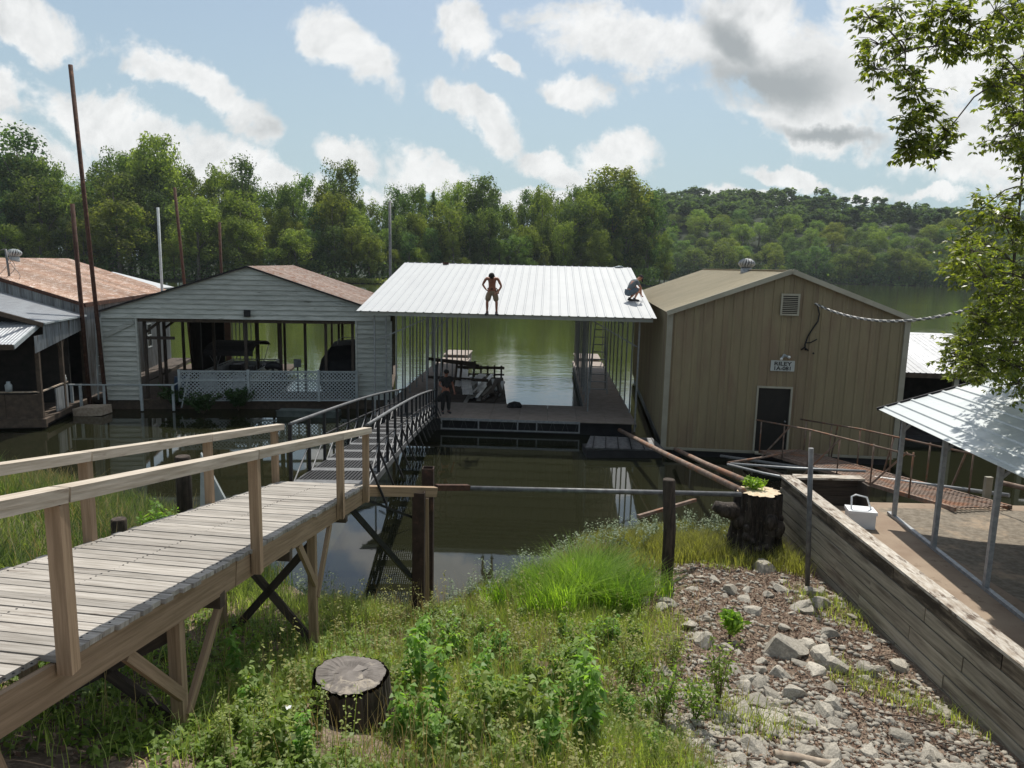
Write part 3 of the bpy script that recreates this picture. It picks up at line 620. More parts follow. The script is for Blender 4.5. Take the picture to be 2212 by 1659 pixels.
# low handrail left
hr = empty('low_handrail', loc(wh, -5.4, -.55, .2), 'low white handrail in front of the left siding post', 'handrail', -7.3)
for x in (-1.85, -1.5, -.55, .95, 2.25): MB().box((x-.05, -.04, -.15), (x+.05, .04, .95)).build('post', m_whitewood, hr)
MB().beam((-1.95, 0, .98), (2.3, 0, .98), .09, .05).build('top_rail', m_whitewood, hr)
MB().beam((2.3, 0, .98), (2.95, .05, 1.32), .07, .05).build('sloping_rail', m_whitewood, hr)
MB().beam((2.6, -.1, .0), (2.95, .0, 1.5), .07, .05).build('leaning_board', m_whitewood, hr)

# pontoon boat
pb = empty('pontoon_boat', loc(wh, -1.55, 5.0, 0), 'grey pontoon boat with dark canopy moored under the white boathouse', 'pontoon boat', -7.3+4)
for sx in (-1, 1): MB().tube([(sx*.85, -2.6, .2), (sx*.85, -2.3, .2), (sx*.85, 2.6, .2), (sx*.85, 3.1, .4)], [.1, .32, .32, .08], 12).build('pontoon', m_boat, pb)
MB().box((-1.2, -2.5, .5), (1.2, 2.8, .6)).build('deck', m_boat, pb)
for a, b_, nm in (((-1.2, -2.5), (-1.2, 2.7), 0), ((1.2, -2.5), (1.2, 2.7), 0), ((-1.2, 2.7), (1.2, 2.7), 0), ((-1.2, -2.5), (-.4, -2.5), 0), ((.4, -2.5), (1.2, -2.5), 0)):
    s = MB(); s.beam((*a, .9), (*b_, .9), .03, .55); s.build('side_panel', m_boat, pb)
    s = MB(); s.beam((*a, 1.25), (*b_, 1.25), .05, .05)
    d = Vector(b_)-Vector(a); k = max(1, int(d.length/.8))
    for i in range(k+1): q = Vector(a)+d*i/k; s.box((q.x-.02, q.y-.02, .6), (q.x+.02, q.y+.02, 1.25))
    s.build('rail', m_galv, pb)
s = MB(); s.box((-1.1, 1.6, .6), (-.5, 2.6, 1.1)); s.box((.5, 1.6, .6), (1.1, 2.6, 1.1)); s.box((-1.1, -2.3, .6), (-.6, -.8, 1.0)); s.box((.5, -1.2, .6), (.95, -.7, 1.4)); s.build('seats', m_boatd, pb)
s = MB(); N = 8
for i in range(N):
    a0, a1 = i/N, (i+1)/N
    f = lambda t: (2.25+.32*math.sin(PI*t)**.6)
    y0, y1 = -1.9+3.2*a0, -1.9+3.2*a1
    s.poly([(-1.15, y0, f(a0)), (1.15, y0, f(a0)), (1.15, y1, f(a1)), (-1.15, y1, f(a1))], .03)
s.box((-1.15, -1.93, 2.0), (1.15, -1.9, 2.26)); s.build('canopy', m_darkcl, pb)
s = MB()
for sx in (-1.12, 1.12):
    for y in (-1.7, -.2, 1.1): s.tube([(sx, -.3, 1.2), (sx, y, 2.3)], .015, 6)
s.build('canopy_frame', m_galv, pb)
ob = MB(); ob.tube([(0, 0, .5), (0, 0, .95), (0, .02, 1.2)], [.12, .2, .12], 10); ob.box((-.07, -.05, -.2), (.07, .08, .5)); ob.tube([(0, .1, 1.0), (0, .55, 1.05)], .03, 6)
o = ob.build('outboard_motor', m_boatd, pb); o.location = (0, -2.75, 0)
# covered boat
cb = empty('covered_boat', loc(wh, 3.9, 5.2, 0), 'boat under a black fitted cover moored at the right of the white boathouse', 'boat', -7.3)
s = MB(); rows = [(-2.9, .95, 1.2), (-2.6, 1.3, 1.9), (-1.8, 1.45, 2.55), (0, 1.5, 2.62), (1.6, 1.45, 2.5), (2.8, 1.1, 1.7), (3.4, .3, 1.2)]
for (y, hw, top) in rows:
    for (fx, fz) in ((-.85, .25), (-1, .8), (-1.0, 1.1), (-.88, .5), (-.55, .93), (0, 1), (.55, .93), (.88, .5), (1, 1.1), (1, .8), (.85, .25)):
        zz = fz if (abs(fx) == 1 or abs(fx) == .85) else 1.1+(top-1.1)*fz
        s.v.append((fx*hw, y, zz if zz < 1.11 or top > 1.1 else zz))
K = 11
for r in range(len(rows)-1):
    for j in range(K-1): s.face((r*K+j, r*K+j+1, (r+1)*K+j+1, (r+1)*K+j), None, 0, False)
s.face(list(range(K))[::-1]); s.face([6*K+j for j in range(K)]); s.face([r*K for r in range(7)]+[r*K+K-1 for r in range(6, -1, -1)])
s.build('cover', m_cover, cb)
MB().tube([(-.55, -1.4, 2.4), (-.5, -1.4, 2.75), (-.3, -1.4, 2.88), (.3, -1.4, 2.88), (.5, -1.4, 2.75), (.55, -1.4, 2.4)], .02, 6).build('grab_rail', m_galv, cb)
s = MB(); s.box((-1.0, -2.7, .0), (1.0, 2.4, .55)); s.build('hull', m_boatd, cb)
sg_ = empty('post_box', loc(wh, 1.75, 1.7, .42), 'small grey box on a short post behind the lattice fence', 'box', -7.3)
MB().box((-.03, -.03, 0), (.03, .03, 1.25)).build('post', m_black, sg_); MB().box((-.16, -.08, 1.25), (.16, .08, 1.62)).build('box', m_dgalv, sg_)
ml = MB(); ml.tube([(-.3, 0, 1.2), (-.2, 0, 1.35), (.1, 0, 1.4), (.32, 0, 1.3), (.35, 0, 1.15)], [.1, .17, .18, .15, .08], 10); ml.box((-.05, -.05, 0), (.05, .05, 1.3))
o = ml.build('spare_motor', m_black); o.location = loc(wh, .7, 1.3, .42); tag(o, 'black outboard motor on a stand behind the lattice fence', 'motor')
dd = MB(); dd.tube([(0, 0, 0), (0, 0, .5), (0, 0, .9)], [.3, .34, .3], 14); o = dd.build('blue_drum', M('blue_plastic', (.03, .06, .11), None, (3, 3, 3), .5)); o.location = loc(wh, -3.25, 1.0, .42); tag(o, 'dark blue drum beside the left end of the lattice fence', 'drum')
cbk = MB(); cbk.poly([(-.55, -.4, .42), (.6, -.35, .5), (.65, .4, .5), (-.35, .42, .46)], .35); o = cbk.build('concrete_block', m_log); o.location = (atz(197, 890, .1).x, atz(197, 890, .1).y, -.12); tag(o, 'pale broken slab sitting in the water below the low white handrail', 'slab')
jf = MB(); jf.box((-1.3, -.35, -.15), (1.3, .35, .22)); jf.beam((-1.32, -.36, .24), (1.32, -.36, .24), .05, .05); o = jf.build('float_box', m_float); p = atz(668, 893, .1); o.location = (p.x, p.y, .02); tag(o, 'low grey green float below the lattice fence', 'float')

# ------------------------------------------------------------------ rusty roofed boathouse (far left)
AZC = -10.8
rc = empty('rusty_boathouse', (-18.71, 32.3, 0), 'corrugated boathouse with rust streaked roof at the far left', 'boathouse', AZC)
w_, ez_, pz_, dl_ = 5.5, 4.55, 6.35, 13.8
an = math.atan2(pz_-ez_, w_); rl = math.hypot(w_, pz_-ez_)+.1; npn = 16; pw3 = (dl_+.3)/npn
Pq = profile(0, pw3, pw3/4, .018, .03); me_c = ribsheet(Pq, lambda x: 0, lambda x: rl, lambda x, a, h: (x, a, h)).mesh('roof_sheet', m_rustroof)
for i in range(npn):
    inst('roof_sheet', me_c, rc, (.1, -.2+i*pw3, ez_+.02), (0, 1, 0), (-math.cos(an), 0, math.sin(an)), (math.sin(an), 0, math.cos(an)))
    inst('roof_sheet', me_c, rc, (-2*w_-.1, -.2+(i+1)*pw3, ez_+.02), (0, -1, 0), (math.cos(an), 0, math.sin(an)), (-math.sin(an), 0, math.cos(an)))
fcs = MB(); fcs.beam((.12, -.2, ez_-.06), (.12, dl_+.1, ez_-.06), .05, .18); fcs.beam((.1, -.24, ez_-.05), (-w_, -.24, pz_-.05), .05, .15); fcs.beam((-w_, -.24, pz_-.05), (-2*w_-.1, -.24, ez_-.05), .05, .15)
fcs.build('fascia', m_rust, rc)
top = lambda x: (ez_+(pz_-ez_)*(1-abs(x+w_)/w_))-.05
for i in range(12):
    a, b_ = -2*w_+i*2*w_/12, -2*w_+(i+1)*2*w_/12
    ribsheet(profile(a+.004, b_-.004, .11, .02, .04), lambda x: 3.4, top, lambda x, al, h: (x, -.02-h, al)).build('wall_sheet', m_corr, rc)
for i in range(14):
    a, b_ = i*dl_/14, (i+1)*dl_/14
    win = i in (3, 6, 9)
    for (z0_, z1_) in (((.4, 1.6), (2.9, ez_-.03)) if win else ((.4, ez_-.03),)):
        ribsheet(profile(a+.004, b_-.004, .16, .02, .045), lambda x: z0_, lambda x: z1_, lambda x, al, h: (.0+h, x, al)).build('wall_sheet', m_corr, rc)
    if win:
        wf = MB()
        for (p, q) in (((0, a+.08, 1.6), (0, b_-.08, 1.6)), ((0, a+.08, 2.9), (0, b_-.08, 2.9)), ((0, a+.08, 1.6), (0, a+.08, 2.9)), ((0, b_-.08, 1.6), (0, b_-.08, 2.9)), ((0, a+.08, 2.25), (0, b_-.08, 2.25))): wf.beam(p, q, .07, .07, (1, 0, 0))
        wfo = wf.build('window', m_whitewood, rc); MB().box((-.03, a+.1, 1.62), (-.01, b_-.1, 2.88)).build('pane', m_doorm, wfo)
MB().box((.0, -.2, .2), (1.2, dl_, .42)).build('side_walkway', m_oldwood, rc)
MB().box((-2*w_, -.1, 0), (-.02, dl_, .4)).build('floor', m_brown, rc)
MB().box((-2*w_, 3.0, .4), (-.05, 3.05, 3.9)).build('inner_wall', m_dark, rc)
def turbine(name, p, r, m_, lab, par=None):
    o = empty(name, p, lab, 'roof vent')
    MB().tube([(0, 0, -.15), (0, 0, r*.7)], [r*.75, r*.75], 14).build('vent_collar', m_, o)
    s = MB()
    for k in range(16):
        a = 2*PI*k/16; pts = []
        for i in range(7):
            t = PI*i/6; rr_ = r*(.45+.6*math.sin(t)); aa = a+.35*i/6; pts.append((rr_*math.cos(aa), rr_*math.sin(aa), r*.75+r*1.15*i/6))
        s.tube(pts, [.035*r/.3]*7, 4, 0, True, False)
    s.build('vane_ring', m_, o); MB().tube([(0, 0, r*1.85), (0, 0, r*2.0)], [r*.6, r*.2], 14).build('vent_cap', m_, o)
    MB().tube([(0, 0, r*.7), (0, 0, r*1.9)], [r*.55, r*.5], 12).build('vent_core', m_dgalv, o)
turbine('turbine_vent', loc(rc, -w_+.35, 2.6+3.5, pz_-.1), .30, m_whitewood, 'white turbine vent on the rusty roof at the far left')
ms = MB(); p0 = at(20, 597, 32); p1 = at(12, 538, 32); ms.tube([p0, p1], .045, 8)
for k in range(3):
    q = at(12, 540, 32); c_ = [q+Vector((.5*math.sin(t*.6+k)*t*.35, .1*k, -t*.33-.12*math.sin(t+k))) for t in np.linspace(0, 4, 14)]
    ms.tube(c_, .012, 4)
ms.tube([p1, p1+Vector((-1.2, 0, -.25))], .015, 5)
o = ms.build('roof_mast', m_dgalv); tag(o, 'grey mast with hanging wires on the front edge of the rusty roof', 'mast')

# lower porch building attached in front (far left)
pr = empty('porch_boathouse', (-18.71, 32.3, 0), 'dark porch house with grey corrugated roofs at the left edge', 'boathouse', AZC)
e_ = 4.05; sl = (5.06-4.0)/3.6; ywid = 4.1
me_g = ribsheet(profile(0, ywid+.1, .11, .014, .035), lambda x: 0, lambda x: 5.8, lambda x, a, h: (x, a, h)).mesh('roof_sheet', m_greyroof)
an2 = math.atan(sl)
for i in range(1): inst('roof_sheet', me_g, pr, (.05, -ywid-.2, e_), (0, 1, 0), (-math.cos(an2), 0, math.sin(an2)), (math.sin(an2), 0, math.cos(an2)))
MB().beam((.08, -ywid-.2, e_-.03), (.08, -.05, e_-.03), .07, .07).build('gutter', m_whitewood, pr)
MB().beam((.05, -ywid-.22, e_-.10), (-5.6, -ywid-.22, e_+5.65*sl-.10), .05, .16).build('rake_board', m_brown, pr)
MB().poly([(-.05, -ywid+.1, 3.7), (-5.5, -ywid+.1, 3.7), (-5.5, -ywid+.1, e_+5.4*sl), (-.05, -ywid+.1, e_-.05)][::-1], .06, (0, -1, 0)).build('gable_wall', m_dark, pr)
me_g2 = ribsheet(profile(0, 7.4, .11, .014, .035), lambda x: 0, lambda x: 2.35, lambda x, a, h: (x, a, h)).mesh('roof_sheet', m_greyroof)
an3 = math.atan2(.62, 2.2)
inst('roof_sheet', me_g2, pr, (-7.6, -ywid-2.1, 3.42), (1, 0, 0), (0, math.cos(an3), math.sin(an3)), (0, -math.sin(an3), math.cos(an3)))
MB().beam((-7.6, -ywid-2.12, 3.32), (-.2, -ywid-2.12, 3.32), .05, .18).build('fascia', m_brown, pr)
MB().beam((-.2, -ywid-2.12, 3.34), (-.2, -ywid+.1, 3.95), .05, .16).build('end_fascia', m_whitewood, pr)
ribsheet(profile(-ywid-.9, 0, .11, .014, .035), lambda x: 3.05+.1*(x+ywid), lambda x: e_-.05 if x > -ywid-.1 else 3.6, lambda x, al, h: (-.02+h, x, al)).build('side_band', m_corr, pr)
for (x, y, h) in ((-.1, -ywid-.55, 3.2), (-.1, -ywid+1.6, 3.4), (-3.4, -ywid-.55, 3.2), (-.1, -.15, 3.8)):
    MB().box((x-.07, y-.07, .35), (x+.07, y+.07, h)).build('post', m_brown, pr)
kb = MB(); kb.beam((-.1, -ywid+1.6, 2.7), (-.1, -ywid+1.2, 3.3), .06, .08); kb.beam((-.1, -ywid+1.6, 2.7), (-.1, -ywid+2.0, 3.3), .06, .08); kb.build('post_bracket', m_brown, pr)
MB().box((-7.5, -ywid-.7, .2), (.05, -.1, .4)).build('porch_floor', m_brown, pr)
MB().box((-7.5, -ywid-.72, .1), (.1, -ywid-.6, .42)).build('rim_board', m_brown, pr)
MB().box((-7.3, -ywid-.4, -.3), (-.2, -.3, .19)).build('float_drum', m_shake, pr)
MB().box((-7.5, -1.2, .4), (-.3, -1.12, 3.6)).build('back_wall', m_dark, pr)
rl_ = MB(); rl_.beam((-7.4, -ywid-.6, 1.45), (-.1, -ywid-.6, 1.45), .06, .05); rl_.beam((-.07, -ywid-.6, 1.45), (-.07, -ywid+1.95, 1.45), .06, .05); rl_.build('porch_rail', m_log, pr)
for k in range(6): MB().box((-7.3+k*1.2, -ywid-.60, .42), (-7.3+k*1.2+1.18, -ywid-.56, 1.35)).build('porch_panel', m_brown, pr)
MB().box((-.1, -ywid+.75, .42), (-.05, -ywid+1.9, 1.35)).build('side_panel', m_corr, pr)
wc = MB()
for k in range(5): wc.tube([(.06*k-.12, 0, 0), (.06*k-.12, 0, -.8-.12*(k % 3))], .013, 6)
wc.tube([(-.15, 0, .02), (.15, 0, .02)], .03, 6); wc.tube([(0, 0, .02), (0, 0, .5)], .006, 4)
o = wc.build('wind_chime', m_galv); o.location = loc(pr, -2.9, -ywid-.7, 2.75); tag(o, 'tubular wind chime hanging under the dark porch', 'wind chime')
jr = MB(); jr.tube([(0, 0, 0), (0, 0, .25), (0, 0, .32), (0, 0, .38)], [.11, .12, .06, .07], 12); o = jr.build('white_jug', m_whitewood); o.location = loc(pr, -1.15, -ywid-.6, 1.475); tag(o, 'whitish jug standing on the porch rail', 'jug')
jr = MB(); jr.tube([(0, 0, 0), (0, 0, .14), (0, 0, .2), (0, 0, .27)], [.04, .045, .02, .02], 10); o = jr.build('small_bottle', m_bulb); o.location = loc(pr, -.07, -ywid+1.8, 1.475); tag(o, 'small bottle at the end of the porch side rail', 'bottle')
# leaning white ladder between the buildings
ld = empty('leaning_ladder', loc(rc, .75, -.6, .4), 'grey white ladder propped upright beside the two rusty poles', 'ladder', AZC)
for sx in (-.2, .25): MB().beam((sx, 0, 0), (sx, .25, 3.3), .05, .07).build('side_rail', m_whitewood, ld)
for k in range(8): MB().beam((-.2, .02+.03*k, .35+k*.38), (.25, .02+.03*k, .35+k*.38), .03, .04).build('rung', m_whitewood, ld)
# sliver of white roof behind the rusty one
bw = empty('white_roof_shed', loc(rc, 2.5, 12.5, 0), 'white roofed shed showing behind the rusty boathouse roof', 'shed', AZC)
p1, p2, p3, p4 = at(245, 590, 47), at(376, 623, 47), at(376, 623, 42), at(300, 620, 42)
MB().poly([(p1.x, p1.y, p1.z), (p2.x, p2.y, p2.z), (p2.x-.8, 41, p2.z-.02), (p1.x-.8, 41, p1.z-.1)], .08).build('roof', m_whiteroof, bw, True)
s = MB(); s.box((p1.x+.5, 42, .1), (p2.x-.3, 46.5, p2.z-.25)); s.build('wall', m_corr, bw, True)

# ------------------------------------------------------------------ mooring poles
def pole(pb_, pt_, Yd, r, m_, lab, zb=-1.0):
    a, b_ = at(*pb_, Yd), at(*pt_, Yd); d = (b_-a).normalized(); a2 = a+d*((zb-a.z)/d.z)
    o = MB().tube([a2-a2, b_-a2], r, 10).build('mooring_pole', m_); o.location = a2
    tag(o, lab, 'pole', 'tall poles standing over the boathouses')
pole((210, 690), (152, 140), 31.2, .085, m_rust, 'tallest rusty pole, rising between the far left and white boathouses')
pole((178, 690), (156, 440), 31.6, .09, m_rust, 'thick rusty pole just left of the tallest pole')
pole((350, 625), (341, 448), 41, .07, m_whitewood, 'slim white pole behind the rusty roof')
pole((398, 610), (377, 405), 44, .085, m_rust, 'rust red pole behind the left slope of the white boathouse')
pole((478, 590), (474, 480), 50, .09, m_rust, 'faint rusty pole against the dark trees left of the gable peak')
pole((843, 590), (842, 435), 47, .085, m_dgalv, 'dark grey pole rising at the left edge of the white roof')

# ------------------------------------------------------------------ tan metal boathouse
tn = empty('tan_metal_boathouse', (9.37, 25.42, 0), 'large tan ribbed metal boathouse with dark door and name plate', 'boathouse', 5.5)
TW, TE, TP, TD = 3.92, 5.12, 6.58, 18.4
tt = lambda x: TP-(TP-TE)*abs(x)/TW-.04
pitch = 2*TW/24
for i in range(8):
    a, b_ = -TW+i*3*pitch, -TW+(i+1)*3*pitch
    for (xa, xb, zb) in ([(a, b_, .33)] if i not in (3, 4) else ([(a, -.82, .33), (-.82, b_, 2.62)] if i == 3 else [(a, .36, 2.62), (.36, b_, .33)])):
        if xb-xa < .02: continue
        if i == 3 and xa < -.1: pass
        off = (-TW+pitch/2-xa) % pitch
        Pp = [(xa+.003, 0)]; x = xa+off
        while x < xb-.03:
            if x > xa+.04: Pp += [(x-.04, 0), (x-.022, .028), (x+.022, .028), (x+.04, 0)]
            x += pitch
        Pp.append((xb-.003, 0))
        if xa < 0 < xb and not any(abs(p[0]) < .04 for p in Pp): Pp = sorted(Pp+[(0, 0)])
        ribsheet(Pp, lambda x: zb, tt, lambda x, al, h: (x, -h, al)).build('wall_panel', m_tan, tn)
for i in range(19):
    a, b_ = i*TD/19, (i+1)*TD/19
    me_ = 'tanside'
    if i == 0: side_me = ribsheet(profile(.003, b_-a-.003, (b_-a)/3, .028, .04), lambda x: .33, lambda x: TE-.05, lambda x, al, h: (-h, x, al)).mesh('wall_panel', m_tan)
    inst('wall_panel', side_me, tn, (-TW, a, 0)); inst('wall_panel', side_me, tn, (TW, a+(b_-a), 0), (-1, 0, 0), (0, -1, 0))
an4 = math.atan2(TP-TE, TW); rl4 = math.hypot(TW, TP-TE)+.16; n4 = 19; p4_ = (TD+.3)/n4
me_t = ribsheet(profile(0, p4_, p4_/3, .022, .035), lambda x: 0, lambda x: rl4, lambda x, a, h: (x, a, h)).mesh('roof_panel', m_tanroof)
for i in range(n4):
    for sg in (1, -1):
        org = (sg*(TW+.15), -.15+(i if sg > 0 else i+1)*p4_, TE+.0)
        inst('roof_panel', me_t, tn, org, (0, sg, 0), (-sg*math.cos(an4), 0, math.sin(an4)), (sg*math.sin(an4), 0, math.cos(an4)))
s = MB()
for sg in (-1, 1): s.beam((sg*(TW+.16), -.18, TE-.03), (0, -.18, TP+.03), .05, .16)
s.build('rake_trim', m_trim, tn)
s = MB(); s.beam((-.0, -.15, TP+.065), (0, TD+.15, TP+.065), .35, .02); s.build('ridge_cap', m_tanroof, tn)
for sx in (-1, 1): MB().box((sx*(TW+.02)-.09, -.06, .3), (sx*(TW+.02)+.09, .08, TE-.06)).build('corner_trim', m_trim, tn)
MB().box((-TW, -.05, .24), (TW, -.0, .325)).build('base_trim', m_trim, tn)
MB().box((-TW+.1, .1, -.3), (TW-.1, TD, .3)).build('float_base', m_shake, tn)
MB().box((-TW+.05, TD-.05, .3), (TW-.05, TD, TE)).build('back_wall', m_tan, tn)
dr = MB().box((-.77, .04, .36), (.31, .08, 2.58)).build('door', m_doorm, tn)
MB().tube([(.2, .02, 1.42), (.2, -.03, 1.42), (.18, -.05, 1.42)], [.03, .03, .02], 8).build('handle', m_galv, dr)
s = MB(); s.box((-.835, -.04, .33), (-.775, .05, 2.65)); s.box((.315, -.04, .33), (.375, .05, 2.65)); s.box((-.775, -.04, 2.585), (.315, .05, 2.65)); s.build('door_frame', m_trim, tn)
MB().box((-.8, -.3, .27), (.34, -.052, .33)).build('door_sill', m_trim, tn)
# louvre vent
lv = empty('louvre_vent', loc(tn, .04, -.05, 5.12), 'pale square louvre vent high in the tan gable', 'vent', 5.5)
s = MB(); hw, hh = .31, .37
s.box((-hw, -.04, 0), (-hw+.06, .0, 2*hh)); s.box((hw-.06, -.04, 0), (hw, .0, 2*hh)); s.box((-hw+.06, -.04, 0), (hw-.06, 0, .06)); s.box((-hw+.06, -.04, 2*hh-.06), (hw-.06, 0, 2*hh)); s.build('frame', m_trim, lv)
MB().box((-hw+.05, -.008, .05), (hw-.05, .0, 2*hh-.05)).build('backing', m_dark, lv)
for k in range(10): MB().beam((-hw+.062, -.022, .1+k*.064), (hw-.062, -.022, .1+k*.064), .03, .02, (0, .6, 1)).build('slat', m_trim, lv)
# sign
sgn = empty('name_plate', loc(tn, -.04, -.035, 3.2), 'small grey plate reading RILEY 1A-081 on the tan wall', 'sign', 5.5)
MB().box((-.40, -.012, 0), (.40, .0, .365)).build('plate', m_plate, sgn)
def text(txt, size, x, z, par, m_, sx=1.0, y=-.016, bold=.001):
    cu_ = bpy.data.curves.new('lettering', 'FONT'); cu_.body = txt; cu_.size = size; cu_.extrude = .003; cu_.align_x = 'CENTER'; cu_.offset = bold; cu_.resolution_u = 3
    t = bpy.data.objects.new('tmp', cu_); COL.objects.link(t)
    me = bpy.data.meshes.new_from_object(t.evaluated_get(bpy.context.evaluated_depsgraph_get())); COL.objects.unlink(t); bpy.data.objects.remove(t)
    me.materials.clear(); me.materials.append(m_); me.name = 'lettering'
    o = obj('lettering', me, par); o.location = (x, y, z); o.rotation_euler = (PI/2, 0, 0); o.scale = (sx, 1, 1); return o
text('RILEY', .185, 0, .195, sgn, m_letter, 1.3, bold=.004); text('1A-081', .185, 0, .035, sgn, m_letter, 1.12, bold=.004)
lp = empty('twin_lamp', loc(tn, -.02, -.05, 3.74), 'small white twin headed lamp just above the name plate', 'lamp', 5.5)
MB().tube([(0, 0, 0), (0, -.06, 0)], .06, 12).build('base', m_whitewood, lp)
for dx, dz in ((-.13, -.08), (.1, -.02)):
    MB().tube([(0, -.06, 0), (dx*.5, -.12, dz*.3), (dx, -.2, dz)], [.02, .03, .05], 8).build('arm', m_whitewood, lp)
    MB().sphere((dx*1.1, -.23, dz*1.2), .05, 8).build('bulb', m_bulb, lp)
hole = MB().tube([(0, .0, 0), (0, -.006, 0)], .035, 10).build('wall_outlet', m_black); hole.location = loc(tn, .95, -.032, 3.85); tag(hole, 'small round black outlet on the tan wall right of the name plate', 'outlet')
turbine('turbine_vent', loc(tn, -.25, 6.0, TP-.08), .30, m_galv, 'silver turbine vent behind the ridge of the tan roof')
# cables
A_ = loc(tn, .85, -.06, 5.55); B_ = Vector((11.99, 16.0, 6.9))
def cat(a, b_, sag, n=60): return [a.lerp(b_, i/n)-Vector((0, 0, sag*4*(i/n)*(1-i/n))) for i in range(n+1)]
cpts = cat(A_, B_, .88, 110)
tw = empty('power_cable', A_, 'twisted white service cable sagging from the tan gable to the right', 'cable')
for ph, m_ in ((0, m_cable), (PI, m_dgalv)):
    pts = []
    for i, p in enumerate(cpts): a = ph+i*1.55; pts.append(p+Vector((.0, .028*math.cos(a), .028*math.sin(a)))-A_)
    MB().tube(pts, .022, 6).build('strand', m_, tw)
dc = MB(); q = [loc(tn, *p) for p in ((1.5, -.1, 5.36), (1.62, -.08, 5.1), (1.62, -.06, 4.85), (1.45, -.06, 4.6), (1.3, -.06, 4.35), (1.22, -.06, 4.05), (1.26, -.07, 3.85))]
q = [loc(tn, *p) for p in ((.93, -.1, 5.5), (1.02, -.08, 5.2), (1.0, -.06, 4.95), (.85, -.06, 4.7), (.72, -.06, 4.45), (.64, -.06, 4.15), (.67, -.07, 3.95))]
o0 = q[0]; dc.tube([p-o0 for p in q], .025, 6); q2 = [loc(tn, *p) for p in ((.64, -.06, 4.2), (.82, -.06, 4.22), (1.02, -.07, 4.34))]; dc.tube([p-o0 for p in q2], .02, 6)
q3 = [loc(tn, *p) for p in ((.53, -.07, 3.96), (.62, -.1, 4.06), (.76, -.07, 3.94))]; dc.tube([p-o0 for p in q3], .03, 6)
o = dc.build('hanging_cord', m_black); o.location = o0; tag(o, 'black loose cord dangling down the tan wall below the service cable', 'cord')

# white roofed building behind, right
fo = empty('white_roof_boathouse', (17.0, 29.0, 0), 'low boathouse with pale ribbed roof behind the tan building', 'boathouse', 5.5)
ez5, rz5, hw5, d5 = 2.76, 3.85, 4.0, 5.5
l5 = math.hypot(d5, rz5-ez5); me5 = ribsheet(profile(0, .99, .22, .02, .035), lambda x: 0, lambda x: l5, lambda x, a, h: (x, a, h)).mesh('roof_panel', m_sheet)
for i in range(10): inst('roof_panel', me5, fo, (-3.4+i, 0, ez5), (1, 0, 0), (0, d5/l5, (rz5-ez5)/l5), (0, -(rz5-ez5)/l5, d5/l5))
for i in range(10): inst('roof_panel', me5, fo, (-3.4+i+.99, 2*d5, ez5), (-1, 0, 0), (0, -d5/l5, (rz5-ez5)/l5), (0, (rz5-ez5)/l5, d5/l5))
MB().box((-3.4, .02, ez5-.2), (6.6, .07, ez5-.02)).build('fascia', m_brown, fo)
for x in (-2.2, .6, 3.4, 6.4): MB().box((x-.09, .1, .2), (x+.09, .28, ez5-.05)).build('post', m_trim, fo)
MB().box((-3.3, 3.0, .2), (6.4, 3.1, ez5+.3)).build('inner_wall', m_dark, fo)
MB().box((-3.4, 0, -.2), (6.6, 10, .25)).build('float_base', m_shake, fo)
f2 = empty('far_white_roof', (18.6, 41, 0), 'second pale roof peeking behind the low boathouse', 'boathouse', 5.5)
p1, p2, p3 = at(1947, 713, 41), at(2040, 732, 41), at(2110, 724, 41)
s = MB(); s.poly([(-3, 0, 2.6), (2.0, 0, 2.6), (2.0, 3.5, 3.35), (-3, 3.5, 3.35)], .06); s.poly([(2.1, 0, 2.6), (7.0, 0, 2.6), (7.0, 3.5, 3.2), (2.1, 3.5, 3.2)], .06); s.build('roof', m_sheet, f2)
MB().box((-3, .3, -.1), (7, 3.4, 2.5)).build('wall', m_dark, f2)

# dark float between dock and tan building
p = atz(1345, 985, .1)
df = empty('dark_float', (p.x, p.y+.6, 0), 'dark ribbed float hull lying low in front of the tan building', 'float', -4)
s = MB(); s.poly([(-1.35, -.5, .38), (1.5, -.5, .30), (1.3, .55, .48), (-1.0, .55, .55)], .06); s.build('lid', m_dgalv, df)
MB().box((-1.3, -.48, -.2), (1.4, .5, .27)).build('hull', m_shake, df)
for k in range(6): MB().beam((-1.1+k*.46, -.53, .39-.012*k), (-.85+k*.42, .56, .545-.012*k), .03, .03).build('rib', m_black, df)

# ------------------------------------------------------------------ wooden ramp
E0 = Vector((-2.26, 11.06, 3.2)); DR = Vector((-.062, -.987, .1475)).normalized(); LF = Vector((-1, .062, 0)).normalized()
ramp = empty('wooden_ramp', (-2.9, 8, 0), 'weathered timber walkway with railings climbing the bank at left', 'walkway')
def R(s, t, h=0): return E0+DR*s+LF*(t*(1+.022*s))+Vector((0, 0, h+.009*s*t))
nb = 62; bw_ = .139
for i in range(nb):
    s0 = i*.1445; j0 = random.uniform(-.015, .02); j1 = random.uniform(-.012, .03); hh = random.uniform(-.003, .003)
    tr = -.04-j0 if s0 < 6.95 else .06
    a, b_ = R(s0+bw_/2, tr, -.019+hh), R(s0+bw_/2, 1.31+j1, -.019+hh-.0)
    MB().beam(a, b_, bw_-random.uniform(.008, .017), .038, (0, .15, 1)).build('deck_board', m_deck, ramp, True)
nl = MB()
for i in range(nb):
    s0 = i*.1445
    for t in (.03, .64, 1.25):
        for q in (.035, .105):
            c = R(s0+q, t+random.uniform(-.01, .01), .002); nl.poly([c+Vector((-.006, -.006, 0)), c+Vector((.006, -.006, 0)), c+Vector((.006, .006, 0)), c+Vector((-.006, .006, 0))], .004, (0, 0, 1))
no = nl.build('nail_heads', m_black, ramp, True); no['kind'] = 'stuff'
